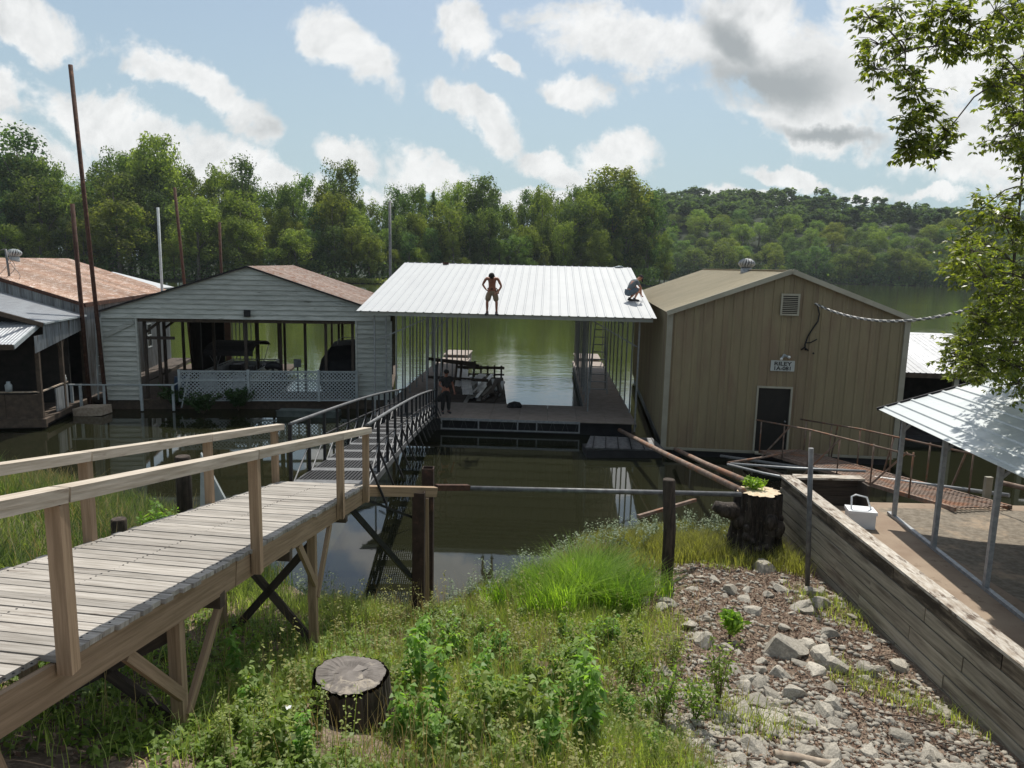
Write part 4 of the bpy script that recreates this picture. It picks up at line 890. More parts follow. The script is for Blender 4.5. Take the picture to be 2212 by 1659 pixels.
for t in (.0, .64, 1.27): MB().beam(R(0, t, -.165), R(4.6, t, -.165), .045, .24).build('stringer', m_wood, ramp, True); MB().beam(R(4.62, t, -.165), R(9.2, t, -.165), .045, .24).build('stringer', m_wood, ramp, True)
def railh(s): return .86+.019*s
def rpost(s, t, out, h0=-.25):
    MB().beam(R(s, t+out, h0), R(s, t+out, railh(s)-.045-(.026*s if t > 1 else 0)), .09, .09, (0, 1, .1)).build('railing_post', m_wood, ramp, True)
for s in (.12, 1.45, 4.25): rpost(s, .0, -.07)
rpost(7.04, .0, -.07, -.10)
for s in (.12, 2.15, 4.45, 6.6): rpost(s, 1.27, .07)
for (t, o_, segs) in ((0, -.06, ((-.05, 1.44), (1.45, 4.24), (4.26, 6.98), (7.0, 9.0))), (1.27, .06, ((-.1, 2.14), (2.16, 4.44), (4.46, 6.6), (6.62, 9.0)))):
    for (s0, s1) in segs:
        k_ = .026 if t > 1 else 0
        MB().beam(R(s0, t+o_, railh(s0)-k_*s0), R(s1, t+o_, railh(s1)-k_*s1), .125, .09).build('top_rail', m_rail, ramp, True)
# legs and braces
def leg(s, t, w=.1):
    p = R(s, t, -.28); g = g1(p.x, p.y); MB().beam((p.x, p.y, g-.2), p+Vector((0, 0, .2)), w, w, (0, 1, 0)).build('leg', m_wood, ramp, True); return p, g
for s in (5.55, 2.25):
    for t in (.06, 1.2): leg(s, t)
pc_, gc_ = leg(8.6, .0)
for t in (.02,):
    for s, d in ((5.55, .75), (2.25, .6)):
        for sg in (-1, 1): MB().beam(R(s+sg*d, t, -.3), R(s+.03*sg, t, -.95 if sg > 0 else -1.15), .045, .09).build('knee_brace', m_wood, ramp, True)
def under(a, b_, m_=m_oldwood): MB().beam(a, b_, .045, .10).build('cross_brace', m_, ramp, True)
under(R(5.5, 1.2, -.4), R(5.5, .1, -1.25)); under(R(5.5, .05, -.4), R(5.5, 1.25, -1.25))
under(R(2.2, 1.2, -.4), R(2.2, 0, -1.9)); under(R(2.2, .05, -.4), R(2.2, 1.25, -1.9))
under(R(7.6, .0, -.3), Vector((R(6.6, 0).x-.3, R(7.0, 0).y, g1(-2.8, 5.0)-.05)), m_wood)
for s in (1.0, 3.2, 4.9): MB().beam(R(s, -.02, -.33), R(s, 1.3, -.33), .09, .14).build('cross_joist', m_brown, ramp, True)
MB().beam(R(-.05, -.05, -.12), R(-.05, 1.35, -.12), .05, .2).build('end_joist', m_wood, ramp, True)

# steel posts and beams at the ramp head
m_postrust = M('dark_rusty_post', (.05, .03, .024), (.028, .018, .015), (9, 9, 9), .8, .1, .003, c3=(.10, .05, .035), s3=(4, 4, 4))
def steelpost(px_, Yd, ptop, name, lab):
    p = at(*ptop, Yd); g = g1(p.x, p.y); o = empty(name, (p.x, p.y, g-.2), lab, 'post', 0, 'square steel posts at the ramp head')
    h = p.z-g+.2; s = MB(); w = .1
    for (x0, x1, y0, y1) in ((-w, w, -w, -w+.012), (-w, w, w-.012, w), (-w, -w+.012, -w+.013, w-.013), (w-.012, w, -w+.013, w-.013)): s.box((x0, y0, 0), (x1, y1, h))
    s.build('tube', m_postrust, o)
steelpost(0, 12.0, (905, 1062), 'steel_post', 'near rusty square steel post in front of the timber beam')
steelpost(0, 12.75, (925, 1010), 'steel_post', 'taller rusty square steel post behind the timber beam')
pp = at(922, 1100, 12.45); o = MB().beam((0, 0, 0), (-.02, .0, 2.0), .1, .07, (0, 1, 0)).build('timber_prop', m_wood); o.location = (pp.x, pp.y, pp.z-1.8); tag(o, 'brown timber standing between the two steel posts', 'timber')
a, b_ = at(790, 1060, 11.3), at(940, 1062, 12.3); o = MB().beam((0, 0, 0), b_-a, .12, .16).build('timber_beam', m_wood); o.location = a; tag(o, 'brown timber beam running from the ramp end to the steel posts', 'beam')
a, b_ = at(942, 1053, 12.4), at(1012, 1053, 12.9); o = MB().beam((0, 0, 0), b_-a, .1, .1).build('steel_channel', m_rust); o.location = a; tag(o, 'short dark steel channel joining the timber beam to the long pipe', 'beam')
a, b_ = at(1012, 1055, 13.6), at(1600, 1068, 14.7); o = MB().tube([(0, 0, 0), b_-a], .052, 12).build('long_pipe', m_dgalv); o.location = a; tag(o, 'long horizontal grey pipe spanning above the water behind the wooden post', 'pipe')
def strut(p0, y0, p1, y1, w, m_, lab, nm='steel_strut'):
    a, b_ = at(*p0, y0), at(*p1, y1); o = MB().beam((0, 0, 0), b_-a, w, w).build(nm, m_); o.location = a; tag(o, lab, 'strut')
strut((752, 1092), 11.0, (893, 1253), 12.0, .08, m_black, 'thick diagonal steel strut from the ramp down to the steel post')
strut((775, 1073), 11.1, (892, 1118), 12.0, .04, m_black, 'thin upper diagonal strut from the ramp to the steel post')
strut((1378, 1116), 13.0, (1502, 1080), 14.4, .06, m_rustpipe, 'short rust red rod leaning beside the wooden post')
p = at(1441, 1240, 13.3); q = at(1445, 1035, 13.3); g = g1(p.x, p.y)
o = MB().tube([(0, 0, -.2), (0, 0, (q.z-g)*.5), (q.x-p.x, 0, q.z-g-.03), (q.x-p.x, 0, q.z-g)], [.115, .118, .115, .105], 12).build('wooden_post', m_bark); o.location = (p.x, p.y, g); tag(o, 'dark round timber post standing on the bank left of the big stump', 'post')
p = atz(1745, 1270, .75); g = g1(p.x, p.y); q = at(1752, 968, p.y)
o = MB().tube([(0, 0, -.2), (q.x-p.x, 0, q.z-g)], .045, 10).build('steel_pipe_post', m_dgalv); o.location = (p.x, p.y, g); tag(o, 'thin grey steel pipe standing against the plank retaining wall', 'post')
for (pp_, Yd, r, lab) in (((394, 985), 15.5, .16, 'thick old piling seen between the ramp railings'), ((256, 1120), 12.5, .13, 'short old piling in the grass left of the ramp')):
    p = at(*pp_, Yd); o = MB().tube([(0, 0, -2.2), (0, 0, -.03), (0, 0, 0)], [r, r, r*.9], 12).build('old_piling', m_bark); o.location = p; tag(o, lab, 'piling')
o = MB().poly([(0, 0, 0), (.5, 0, 0), (.05, 0, .95)], .05, (0, -1, 0)).build('white_gusset', m_whitewood); o.location = at(432, 1112, 10.6); tag(o, 'pale triangular brace standing behind the left ramp railing', 'brace')

# ------------------------------------------------------------------ steel gangway ramp -> dock
G0, G1 = Vector((-2.86, 11.35, 3.12)), Vector((-3.62, 28.95, .72)); GD = (G1-G0); GL = GD.length; GN = Vector((GD.y, -GD.x, 0)).normalized()
gw = empty('steel_gangway', (G0.x, G0.y, 0), 'dark steel gangway with mesh deck leading from the ramp down to the white roofed dock', 'gangway')
def Gp(t, w, h=0): return G0+GD*t+GN*w+Vector((0, 0, h+.10*math.sin(PI*t)))
NS = 14; gwid = .6
for k in range(NS):
    t0, t1 = k/NS, (k+1)/NS
    MB().poly([Gp(t0, -gwid, .0), Gp(t0, gwid, .0), Gp(t0+.25/NS, gwid, .0), Gp(t0+.25/NS, -gwid, .0)][::1], .03, (0, 0, 1)).build('deck_plate', m_dgalv, gw, True)
    s = MB(); K = 20
    for i in range(K):
        w = -gwid+2*gwid*(i+.5)/K; s.beam(Gp(t0+.25/NS, w, -.01), Gp(t1, w, -.01), .034, .02)
    for i in range(10): tt_ = t0+(.27+.075*i)/NS; s.beam(Gp(tt_, -gwid, -.02), Gp(tt_, gwid, -.02), .015, .015)
    s.build('deck_grating', m_black, gw, True)
for sg in (-1, 1):
    pts = [Gp(k/NS, sg*gwid) for k in range(NS+1)]
    MB().tube([p+Vector((0, 0, .95)) for p in pts], .032, 8).build('top_rail', m_dgalv, gw, True)
    MB().tube([p+Vector((0, 0, .5)) for p in pts], .02, 6).build('mid_rail', m_black, gw, True)
    for k in range(NS): MB().beam(pts[k]+Vector((0, 0, -.08)), pts[k+1]+Vector((0, 0, -.08)), .05, .12).build('bottom_chord', m_dgalv, gw, True)
    for k in range(NS+1):
        MB().beam(pts[k]-Vector((0, 0, .15)), pts[k]+Vector((0, 0, .95)), .05, .05, (0, 1, 0)).build('upright', m_black, gw, True)
        if k < NS: MB().beam(pts[k]+Vector((0, 0, -.1)), pts[k+1]+Vector((0, 0, .48)), .02, .02).build('diagonal', m_dgalv, gw, True)
        if k % 1 == 0 and sg > 0: MB().beam(pts[k]+GN*.3+Vector((0, 0, -.35)), pts[k]+Vector((0, 0, .4)), .035, .035).build('outrigger', m_black, gw, True)
o = MB().box((-.05, -.05, 0), (.05, .05, 2.1)).build('gangway_head_post', m_black); o.location = (Gp(1, gwid+.05).x, Gp(1, 0).y-.2, .6); tag(o, 'black post at the dock end of the steel gangway', 'post')

# ------------------------------------------------------------------ rusty gangway to tan boathouse
H0, H1 = Vector((9.2, 24.75, .55)), Vector((10.7, 16.1, 1.45)); HD = H1-H0; HN = Vector((HD.y, -HD.x, 0)).normalized()*-1
rg = empty('rusty_gangway', (H0.x, H0.y, 0), 'old rusty mesh gangway with pipe rails leading to the tan boathouse door', 'gangway')
def Hp(t, w, h=0): return H0+HD*t+HN*w+Vector((0, 0, h))
hw6 = .72
for k in range(10):
    t0, t1 = k/10, (k+1)/10; s = MB()
    for i in range(13): w = -hw6+2*hw6*i/12; s.beam(Hp(t0, w), Hp(t1, w), .03, .02)
    for i in range(7): tt_ = t0+(i+.5)/70; s.beam(Hp(tt_, -hw6, .003), Hp(tt_, hw6, .003), .035, .02)
    s.build('deck_mesh', m_rustpipe, rg, True)
for sg in (-1, 1):
    MB().beam(Hp(0, sg*hw6, -.03), Hp(1, sg*hw6, -.03), .06, .1).build('side_channel', m_rustpipe, rg, True)
    MB().tube([Hp(-.02, sg*(hw6+.1), 1.05), Hp(.35, sg*(hw6+.1), 1.1), Hp(.85, sg*(hw6+.1), 1.0)], .025, 8).build('top_rail', m_rustpipe, rg, True)
    for k in range(6): MB().tube([Hp(.02+k*.165, sg*(hw6+.1), -.05), Hp(.02+k*.165, sg*(hw6+.1), 1.08)], .02, 6).build('upright', m_rustpipe, rg, True)
    for k in range(3): MB().beam(Hp(.1+k*.3, sg*(hw6+.65), -.35), Hp(.22+k*.3, sg*(hw6+.1), 1.05), .04, .04).build('brace', m_rustpipe, rg, True)
    MB().tube([Hp(.0, sg*(hw6+.5), -.4), Hp(.95, sg*(hw6+.6), -.42)], .05, 8).build('lower_pipe', m_rustpipe, rg, True)
pipes = [((1338, 929), 28.0, (1606, 1062), 15.2, .075, m_rustpipe, 'long rust red pipe from the dock corner down to the big stump'),
         ((1459, 970), 25.2, (1625, 1045), 15.8, .07, m_rustpipe, 'second rusty pipe from the tan building to the big stump'),
         ((1557, 985), 24.6, (2180, 1070), 17, .05, m_galv, 'pale pipe under the rusty gangway'),
         ((1572, 1000), 20.5, (1720, 973), 24, .035, m_rustpipe, 'thin crooked pipe near the tan door'),
         ((1572, 1001), 20.6, (1870, 1018), 18.5, .035, m_galv, 'thin pale pipe low behind the plank wall'),
         ((1572, 1003), 20.4, (1740, 1040), 17.5, .035, m_galv, 'thin pale pipe sloping to the plank wall corner'),
         ((1858, 1094), 17.1, (2060, 1108), 16.4, .045, m_galv, 'pale pipe lying at the shore end of the rusty gangway'),
         ((2150, 1040), 17.5, (2330, 1075), 16.5, .06, m_rustpipe, 'rusty pipe beyond the gangway at the right')]
for (a, ya, b_, yb, r, m_, lab) in pipes:
    p, q = at(*a, ya), at(*b_, yb); o = MB().tube([(0, 0, 0), (q-p)*.5+Vector((0, 0, -.03)), q-p], r, 10).build('pipe', m_); o.location = p; tag(o, lab, 'pipe', 'pipes around the rusty gangway')
p = at(2130, 1030, 17.2); o = MB().box((-.16, -.05, -.65), (.0, .05, .0)).build('white_board', m_trim); o.location = p+Vector((.15, 0, 0)); tag(o, 'short upright pale board at the end of the rusty gangway', 'board')

# ------------------------------------------------------------------ retaining wall
m_plankd = M('dark_retaining_plank', (.20, .165, .125), (.09, .07, .052), (1.3, 22, 22), .9, c3=(.035, .027, .02), s3=(1.2, 5, 5), t3=(.4, .62), rnd=.12, **wd)  # darker plank colours, used on the top row only
rwl = empty('plank_retaining_wall', (6.2, 12, 0), 'weathered grey plank retaining wall with dark mossy cap', 'retaining wall')
ys = [16.4, 13.9, 11.3, 8.6, 5.9, 3.2]
for r_ in range(8):
    z1 = 1.955-r_*.235; z0 = z1-.211; off = (r_*.97) % 2.3
    y0 = 16.4
    yy = [16.4]+[y-off for y in ys[1:]]
    for a, b_ in zip(yy[:-1], yy[1:]):
        gm_ = min(g1(6.1, a), g1(6.1, b_), g1(6.1, (a+b_)/2))
        if z1 < gm_-.15: continue
        
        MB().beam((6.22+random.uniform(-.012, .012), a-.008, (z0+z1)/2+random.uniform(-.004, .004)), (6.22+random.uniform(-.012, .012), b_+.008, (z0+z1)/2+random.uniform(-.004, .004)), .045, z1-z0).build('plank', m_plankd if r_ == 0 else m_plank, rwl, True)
yy = [16.45, 13.2, 10.1, 7.0, 3.5]
for a, b_ in zip(yy[:-1], yy[1:]): MB().beam((6.33, a-.003, 1.98), (6.33, b_+.003, 1.98), .30, .045).build('cap_board', m_cap, rwl, True)
s = MB()
for y in (15.9, 13.9, 11.3, 8.7, 6): s.box((6.25, y-.07, -.3), (6.4, y+.07, 1.95))
s.box((6.25, 16.32, .2), (6.3, 16.4, 1.94)); s.box((6.27, 3.3, .2), (6.31, 16.3, 1.93)); s.build('backing_post', m_oldwood, rwl, True)
# return wall
MB().box((6.5, 16.25, 1.955), (8.05, 16.55, 2.0)).build('cap_board', m_cap, rwl, True)
for r_ in range(7): MB().beam((6.26, 16.4, 1.855-r_*.2), (7.95, 16.4, 1.855-r_*.2), .045, .192).build('plank', m_oldwood, rwl, True)
MB().box((7.95, 15.9, .3), (8.0, 16.38, 1.94)).build('end_plank', m_oldwood, rwl, True)
# strip path and carport floor
def slab(name, pts, z, m_, lab, t=.12):
    s = MB(); s.poly([(x, y, z) for x, y in pts], t, (0, 0, 1)); return tag(s.build(name, m_), lab, kind='structure')
slab('concrete_path', [(6.46, 4), (8.62, 4), (8.25, 16.2), (6.46, 16.25)], 1.37, m_sand, 'brown stained concrete path behind the plank wall', .6)
s = MB(); nx = 14; ny = 16; vs = []
for j in range(ny+1):
    for i in range(nx+1):
        x = 8.25+(8.62-8.25)*(16.2-(4+12.2*j/ny))/12.2+i*.75; y = 4+12.2*j/ny; vs.append((x, y, 1.352+(.03*math.sin(x*2.1+y)*math.sin(y*1.3) if 0 < i < nx and 0 < j < ny else 0)))
fs = [(j*(nx+1)+i, j*(nx+1)+i+1, (j+1)*(nx+1)+i+1, (j+1)*(nx+1)+i) for j in range(ny) for i in range(nx)]
tag(obj('carport_floor', qmesh('carport_floor', vs, fs, m_asph, None, True)), 'gritty brown ground under the metal carport', kind='structure')
slab('shore_slab', [(8.26, 16.21), (19, 16.21), (19, 16.6), (8.1, 16.6)], 1.35, m_sand, 'pale concrete edge at the end of the gangway', .8)
s = MB(); s.box((8.3, 16.45, -.5), (19, 16.6, 1.2)); tag(s.build('shore_wall', m_oldwood), 'low dark wall below the concrete edge', 'wall')
# cooler
ck = empty('white_cooler', (7.35, 14.9, 1.37), 'small white cooler with raised handle behind the plank wall corner', 'cooler', 12)
s = MB(); s.box((-.26, -.19, 0), (.26, .19, .30)); s.build('body', m_plastic, ck); MB().box((-.28, -.21, .305), (.28, .21, .37)).build('lid', m_plastic, ck)
MB().tube([(-.2, -.05, .36), (-.2, .0, .62), (-.12, .02, .66), (.1, .02, .62), (.2, .0, .36)], .018, 6).build('handle', m_plastic, ck)

# ------------------------------------------------------------------ carport
cp = empty('metal_carport', (8.08, 16.05, 1.37), 'open metal carport with pale grey ribbed roof at the right', 'carport', 184.6)
# local: +x points left(world) because az ~180 ; y towards the camera
ez6 = 2.28; run = 3.6; rise = 1.22; an6 = math.atan2(rise, run); l6 = math.hypot(run, rise); LY = 9.5
nP6 = 4; pwid = l6/nP6
for i in range(nP6):
    P6 = profile(0, pwid, .29, .025, .04)
    me6 = ribsheet(P6, lambda x: 0, lambda x: LY, lambda x, a, h: (x, a, h)).mesh('roof_panel', m_carroof)
    c6, s6 = math.cos(an6), math.sin(an6)
    inst('roof_panel', me6, cp, (-i*pwid*c6, LY, ez6+i*pwid*s6), (-c6, 0, s6), (0, -1, 0), (s6, 0, c6))
    inst('roof_panel', me6, cp, (-2*run+i*pwid*c6, 0, ez6+i*pwid*s6), (c6, 0, s6), (0, 1, 0), (-s6, 0, c6))
s = MB(); s.beam((.02, -.02, ez6+.0), (-run, -.02, ez6+rise), .03, .07); s.beam((-run, -.02, ez6+rise), (-2*run, -.02, ez6), .03, .07); s.build('rake_trim', m_black, cp)
for y in (.55, 2.35, 4.2, 6.1, 8):
    MB().box((-.37, y-.04, .06), (-.29, y+.04, ez6+.05)).build('post', m_galv, cp)
    MB().box((-2*run+.29, y-.04, .06), (-2*run+.37, y+.04, ez6+.05)).build('post', m_galv, cp)
    s = MB(); s.beam((-.33, y, ez6+.06), (-run, y, ez6+rise-.06), .05, .05); s.beam((-run, y, ez6+rise-.06), (-2*run+.33, y, ez6+.06), .05, .05); s.build('rafter', m_galv, cp)
    MB().beam((-.33, y, ez6-.35), (-.85, y, ez6+.2), .05, .05).build('knee_brace', m_galv, cp)
for x in (-.33, -2*run+.33): MB().box((x-.045, .3, .0), (x+.045, LY-.3, .058)).build('base_rail', m_galv, cp)

# ------------------------------------------------------------------ stumps
def stump(name, c, r, h, mt, ms_, lab, flare=1.25, jag=.04, crk=True, n=36, seed=1):
    rs = random.Random(seed); o = empty(name, c, lab, 'stump'); s = MB(); prof_ = [rs.uniform(-1, 1) for _ in range(n)]
    prof = [(prof_[i]+.6*prof_[i-1])*.5 for i in range(n)]
    lv_ = [(0, flare), (.35*h, 1.08), (.8*h, 1.0), (h, .98)]
    for (zz, k) in lv_:
        for j in range(n):
            a = 2*PI*j/n; rr_ = r*k*(1+jag*prof[j]+.05*math.sin(2*a+seed)+.04*math.sin(3*a)); s.v.append((rr_*math.cos(a), rr_*math.sin(a), zz+(rs.uniform(-.03, .01)*r*2 if zz == h else 0)))
    for q in range(3):
        for j in range(n): j2 = (j+1) % n; s.face((q*n+j, q*n+j2, (q+1)*n+j2, (q+1)*n+j), None, 0, False)
    s.build('bark', ms_, o)
    t = MB(); rings = [(0.93, 0), (.6, .012), (.3, -.01), (.05, .0)]
    for (k, dz) in rings:
        for j in range(n):
            a = 2*PI*j/n; rr_ = r*.97*k*(1+jag*prof[j]*.8+.05*math.sin(2*a+seed)+.04*math.sin(3*a)); t.v.append((rr_*math.cos(a), rr_*math.sin(a), h+.012+dz+rs.uniform(-.006, .006)))
    for q in range(3):
        for j in range(n): j2 = (j+1) % n; t.face((q*n+j, q*n+j2, (q+1)*n+j2, (q+1)*n+j))
    t.face([3*n+j for j in range(n)]); t.face([j for j in range(n)][::-1])
    for j in range(n):    # side of the cut slab down to bark
        pass
    t.build('sawn_top', mt, o); return o
p = at(757, 1458, 7.0); g = g1(p.x, p.y); print('stump', p, g)
st1 = stump('round_stump', (p.x, p.y, min(g, p.z-.5)-.05), .395, p.z-min(g, p.z-.5)+.05, m_cutold, m_bark, 'round sawn stump with grey top among the weeds', 1.15, .07, seed=3, n=90)
for pts_ in ([(-.08, -.14, 0), (.03, -.17, .0), (.15, -.1, .01), (.12, .0, .03), (-.02, .03, .022)], [(.0, .02, .01), (.10, .03, .022), (.16, .1, .01), (.05, .15, .02)], [(-.22, -.02, .0), (-.12, .0, .01), (-.15, .04, .01), (-.24, .03, .0)]):
    o = MB().poly(pts_, .02).build('split_wood', m_cutold, st1); o.location = (0, 0, p.z-st1.location.z+.012)
p = at(1640, 1062, 15.3); g = g1(p.x, p.y)
st2 = stump('rotten_stump', (p.x, p.y, g-.15), .46, p.z-g+.15, m_cutnew, m_rot, 'big black rotten stump with fresh pale cut top beside the plank wall', 1.35, .28, seed=8, n=64)
rt = MB()
for k in range(34):
    a = random.uniform(0, 2*PI); zz = random.uniform(.5, (p.z-g)*.95); rt.sphere((.47*math.cos(a), .47*math.sin(a), zz*.85), random.uniform(.06, .16), 6, 0, random.uniform(.6, 1.6))
rt.tube([(-.5, -.1, 1.15), (-.8, -.15, 1.2), (-.98, -.1, 1.28)], [.2, .16, .1], 10)
rt.build('bark_lump', m_rot, st2)

# ------------------------------------------------------------------ people
def skinned(name, nodes, edges, mats, par, sub=1, root=None):
    me = bpy.data.meshes.new(name); keys = list(nodes); me.from_pydata([nodes[k][0] for k in keys], [(keys.index(a), keys.index(b_)) for a, b_ in edges], [])
    o = obj(name, me, par); md = o.modifiers.new('skin', 'SKIN'); sk = me.skin_vertices[0].data
    for i, k in enumerate(keys): r = nodes[k][1]; sk[i].radius = (r, r) if not isinstance(r, tuple) else r; sk[i].use_root = (k == (root or keys[0])) or k.startswith('palm')
    md.use_smooth_shade = True
    sb = o.modifiers.new('sub', 'SUBSURF'); sb.levels = sub; sb.render_levels = sub
    dg = bpy.context.evaluated_depsgraph_get(); m2 = bpy.data.meshes.new_from_object(o.evaluated_get(dg)); o.modifiers.clear(); o.data = m2; m2.name = name
    m2.materials.clear(); m2.materials.append(mats); return o
def person(loc_, az, J, skin, shorts, shoes, lab, shirt=None, cap=None, hair=m_hair, long_=False, shirtm=None):
    o = empty('person', loc_, lab, 'person', az)
    V = {k: Vector(v) for k, v in J.items()}
    nodes = {'pelvis': (V['pelvis'], (.15, .11)), 'waist': (V['pelvis'].lerp(V['chest'], .45), (.125, .095)), 'chest': (V['chest'], (.155, .11)), 'neck': (V['neck'], .055), 'jaw': (V['neck'].lerp(V['head'], .6), .075), 'head': (V['head'], .098), 'crown': (V['head']+(V['head']-V['neck']).normalized()*.07, .075)}
    edges = [('pelvis', 'waist'), ('waist', 'chest'), ('chest', 'neck'), ('neck', 'jaw'), ('jaw', 'head'), ('head', 'crown')]
    for s_ in 'lr':
        nodes['sh'+s_] = (V['sh'+s_], .065); nodes['el'+s_] = (V['el'+s_], .042); nodes['fa'+s_] = (V['el'+s_].lerp(V['wr'+s_], .35), .042); nodes['wr'+s_] = (V['wr'+s_], .027)
        hd = V['hd'+s_]; dv = (hd-V['wr'+s_]).normalized(); nodes['hd'+s_] = (V['wr'+s_]+dv*.07, (.042, .022))
        edges += [('chest', 'sh'+s_), ('sh'+s_, 'el'+s_), ('el'+s_, 'fa'+s_), ('fa'+s_, 'wr'+s_), ('wr'+s_, 'hd'+s_)]
        side = dv.cross(Vector((0, 1, 0))); side = side.normalized() if side.length > .1 else Vector((1, 0, 0)); bend = side.cross(dv).normalized()*(-1)
        for f in range(4):
            b0 = V['wr'+s_]+dv*.075+side*(.03-.02*f); ln = (.07, .08, .075, .06)[f]
            nodes[f'palm{s_}{f}'] = (b0, .010); nodes[f'k{s_}{f}'] = (b0+dv*ln*.55, .0095); nodes[f't{s_}{f}'] = (b0+dv*ln*.9+bend*.025, .008)
            edges += [(f'palm{s_}{f}', f'k{s_}{f}'), (f'k{s_}{f}', f't{s_}{f}')]
        b0 = V['wr'+s_]+dv*.03+side*.03; nodes[f'palm{s_}9'] = (b0, .012); nodes[f'th{s_}'] = (b0+dv*.035+side*.035, .010); nodes[f'tt{s_}'] = (b0+dv*.065+side*.04, .009); edges += [(f'palm{s_}9', f'th{s_}'), (f'th{s_}', f'tt{s_}')]
        nodes['hp'+s_] = (V['hp'+s_], .095); nodes['mt'+s_] = (V['hp'+s_].lerp(V['kn'+s_], .5), .078); nodes['kn'+s_] = (V['kn'+s_], .056); nodes['cf'+s_] = (V['kn'+s_].lerp(V['an'+s_], .3), .056); nodes['an'+s_] = (V['an'+s_], .036)
        edges += [('pelvis', 'hp'+s_), ('hp'+s_, 'mt'+s_), ('mt'+s_, 'kn'+s_), ('kn'+s_, 'cf'+s_), ('cf'+s_, 'an'+s_)]
        ft = V['ft'+s_]; nodes['ft'+s_] = (ft, .035); edges.append(('an'+s_, 'ft'+s_))
        sh_ = MB(); an_ = V['an'+s_]; fd = (ft-an_); fd.z = 0; fd.normalize() if fd.length > .01 else None
        sh_.tube([an_-fd*.07+Vector((0, 0, -.03)), an_-fd*.03+Vector((0, 0, -.035)), ft-fd*.02, ft+fd*.05+Vector((0, 0, -.005))], [.035, .052, .048, .03], 10)
        sh_.tube([an_+Vector((0, 0, .05)), an_-Vector((0, 0, .03))], [.05, .052], 10)
        sh_.build('shoe', shoes, o)
    skinned('body', nodes, edges, skin, o, 1, 'pelvis')
    k = 1.22; sn_ = {'pelvis': (V['pelvis'], (.185, .145)), 'wa': (V['pelvis']+(V['chest']-V['pelvis']).normalized()*.1, (.165, .125))}; se = [('pelvis', 'wa')]
    for s_ in 'lr':
        end = V['an'+s_] if long_ else V['kn'+s_]; tt_ = 1.0 if long_ else .93
        sn_['h'+s_] = (V['hp'+s_], .13); sn_['m'+s_] = (V['hp'+s_].lerp(V['kn'+s_], .55), .118); sn_['k'+s_] = (V['hp'+s_].lerp(V['kn'+s_], .95), .105)
        se += [('pelvis', 'h'+s_), ('h'+s_, 'm'+s_), ('m'+s_, 'k'+s_)]
        if long_: sn_['a'+s_] = (V['an'+s_]+Vector((0, 0, .03)), .075); se.append(('k'+s_, 'a'+s_))
    skinned('trousers' if long_ else 'shorts', sn_, se, shorts, o, 1, 'pelvis')
    if shirt:
        sn_ = {'wa': (V['pelvis'].lerp(V['chest'], .12), (.165, .13)), 'mid': (V['pelvis'].lerp(V['chest'], .55), (.155, .125)), 'ch': (V['chest'], (.185, .14)), 'nk': (V['chest'].lerp(V['neck'], .75), .085)}; se = [('wa', 'mid'), ('mid', 'ch'), ('ch', 'nk')]
        for s_ in 'lr': sn_['s'+s_] = (V['sh'+s_], .085); sn_['e'+s_] = (V['sh'+s_].lerp(V['el'+s_], .6), .068); se += [('ch', 's'+s_), ('s'+s_, 'e'+s_)]
        skinned('shirt', sn_, se, shirt, o, 1, 'wa')
    hv = (V['head']-V['neck']).normalized(); fdir = V['face'].normalized(); fdir = (fdir-hv*fdir.dot(hv)).normalized(); sd_ = hv.cross(fdir)
    hc = V['head']+hv*.01
    h_ = MB(); n_ = 12
    for (q, rr_) in ((.025, .098), (.055, .092), (.085, .065), (.1, .02)): pass
    h_.tube([hc+hv*a-fdir*.018 for a in (-.03, .02, .06, .09, .108)], [.100, .108, .098, .065, .02], 14); h_.build('cap' if cap else 'hair', cap or hair, o)
    if cap: MB().poly([hc+hv*.03+fdir*.08+sd_*.06, hc+hv*.03+fdir*.08-sd_*.06, hc+hv*.02+fdir*.18-sd_*.045, hc+hv*.02+fdir*.18+sd_*.045], .012).build('cap_brim', cap, o)
    fc = MB(); fc.tube([hc+fdir*.085-hv*.0, hc+fdir*.115-hv*.035, hc+fdir*.09-hv*.045], [.010, .017, .014], 8)
    for e in (-1, 1): fc.sphere(hc+sd_*e*.098-hv*.02, .022, 6, 0, 1.3)
    fc.build('nose_and_ears', skin, o)
    ey = MB()
    for e in (-1, 1): ey.sphere(hc+fdir*.09+sd_*e*.033-hv*.0, .011, 6)
    ey.tube([hc+fdir*.092-hv*.075-sd_*.025, hc+fdir*.099-hv*.077, hc+fdir*.092-hv*.075+sd_*.025], .006, 5); ey.build('eyes_and_mouth', hair, o)
    return o
def on_roof(px_, py_):
    Y_ = 28.5
    lo, hi_ = 27.5, 38
    for _ in range(50):
        mid = (lo+hi_)/2; p = at(px_, py_, mid); Rm = dock.rotation_euler.to_matrix().transposed(); q = Rm @ (p-dock.location)
        if p.z > roofz(q.y)+.1: lo = mid       # ray still above the roof -> go further
        else: hi_ = mid
    return at(px_, py_, (lo+hi_)/2)
J1 = dict(pelvis=(0, .05, .88), chest=(0, -.10, 1.25), neck=(0, -.24, 1.38), head=(0, -.37, 1.41), face=(0, -.35, -.95), shl=(-.20, -.14, 1.34), shr=(.20, -.14, 1.34),
 ell=(-.34, -.08, 1.10), wrl=(-.20, -.15, .92), hdl=(-.10, -.2, .88), elr=(.34, -.1, 1.06), wrr=(.21, -.2, .82), hdr=(.12, -.24, .78),
 hpl=(-.1, .05, .84), hpr=(.1, .05, .84), knl=(-.17, -.02, .47), knr=(.17, -.02, .47), anl=(-.17, .04, .09), anr=(.17, .04, .09), ftl=(-.21, -.12, .04), ftr=(.22, -.12, .04))
pm1 = on_roof(1062, 683)
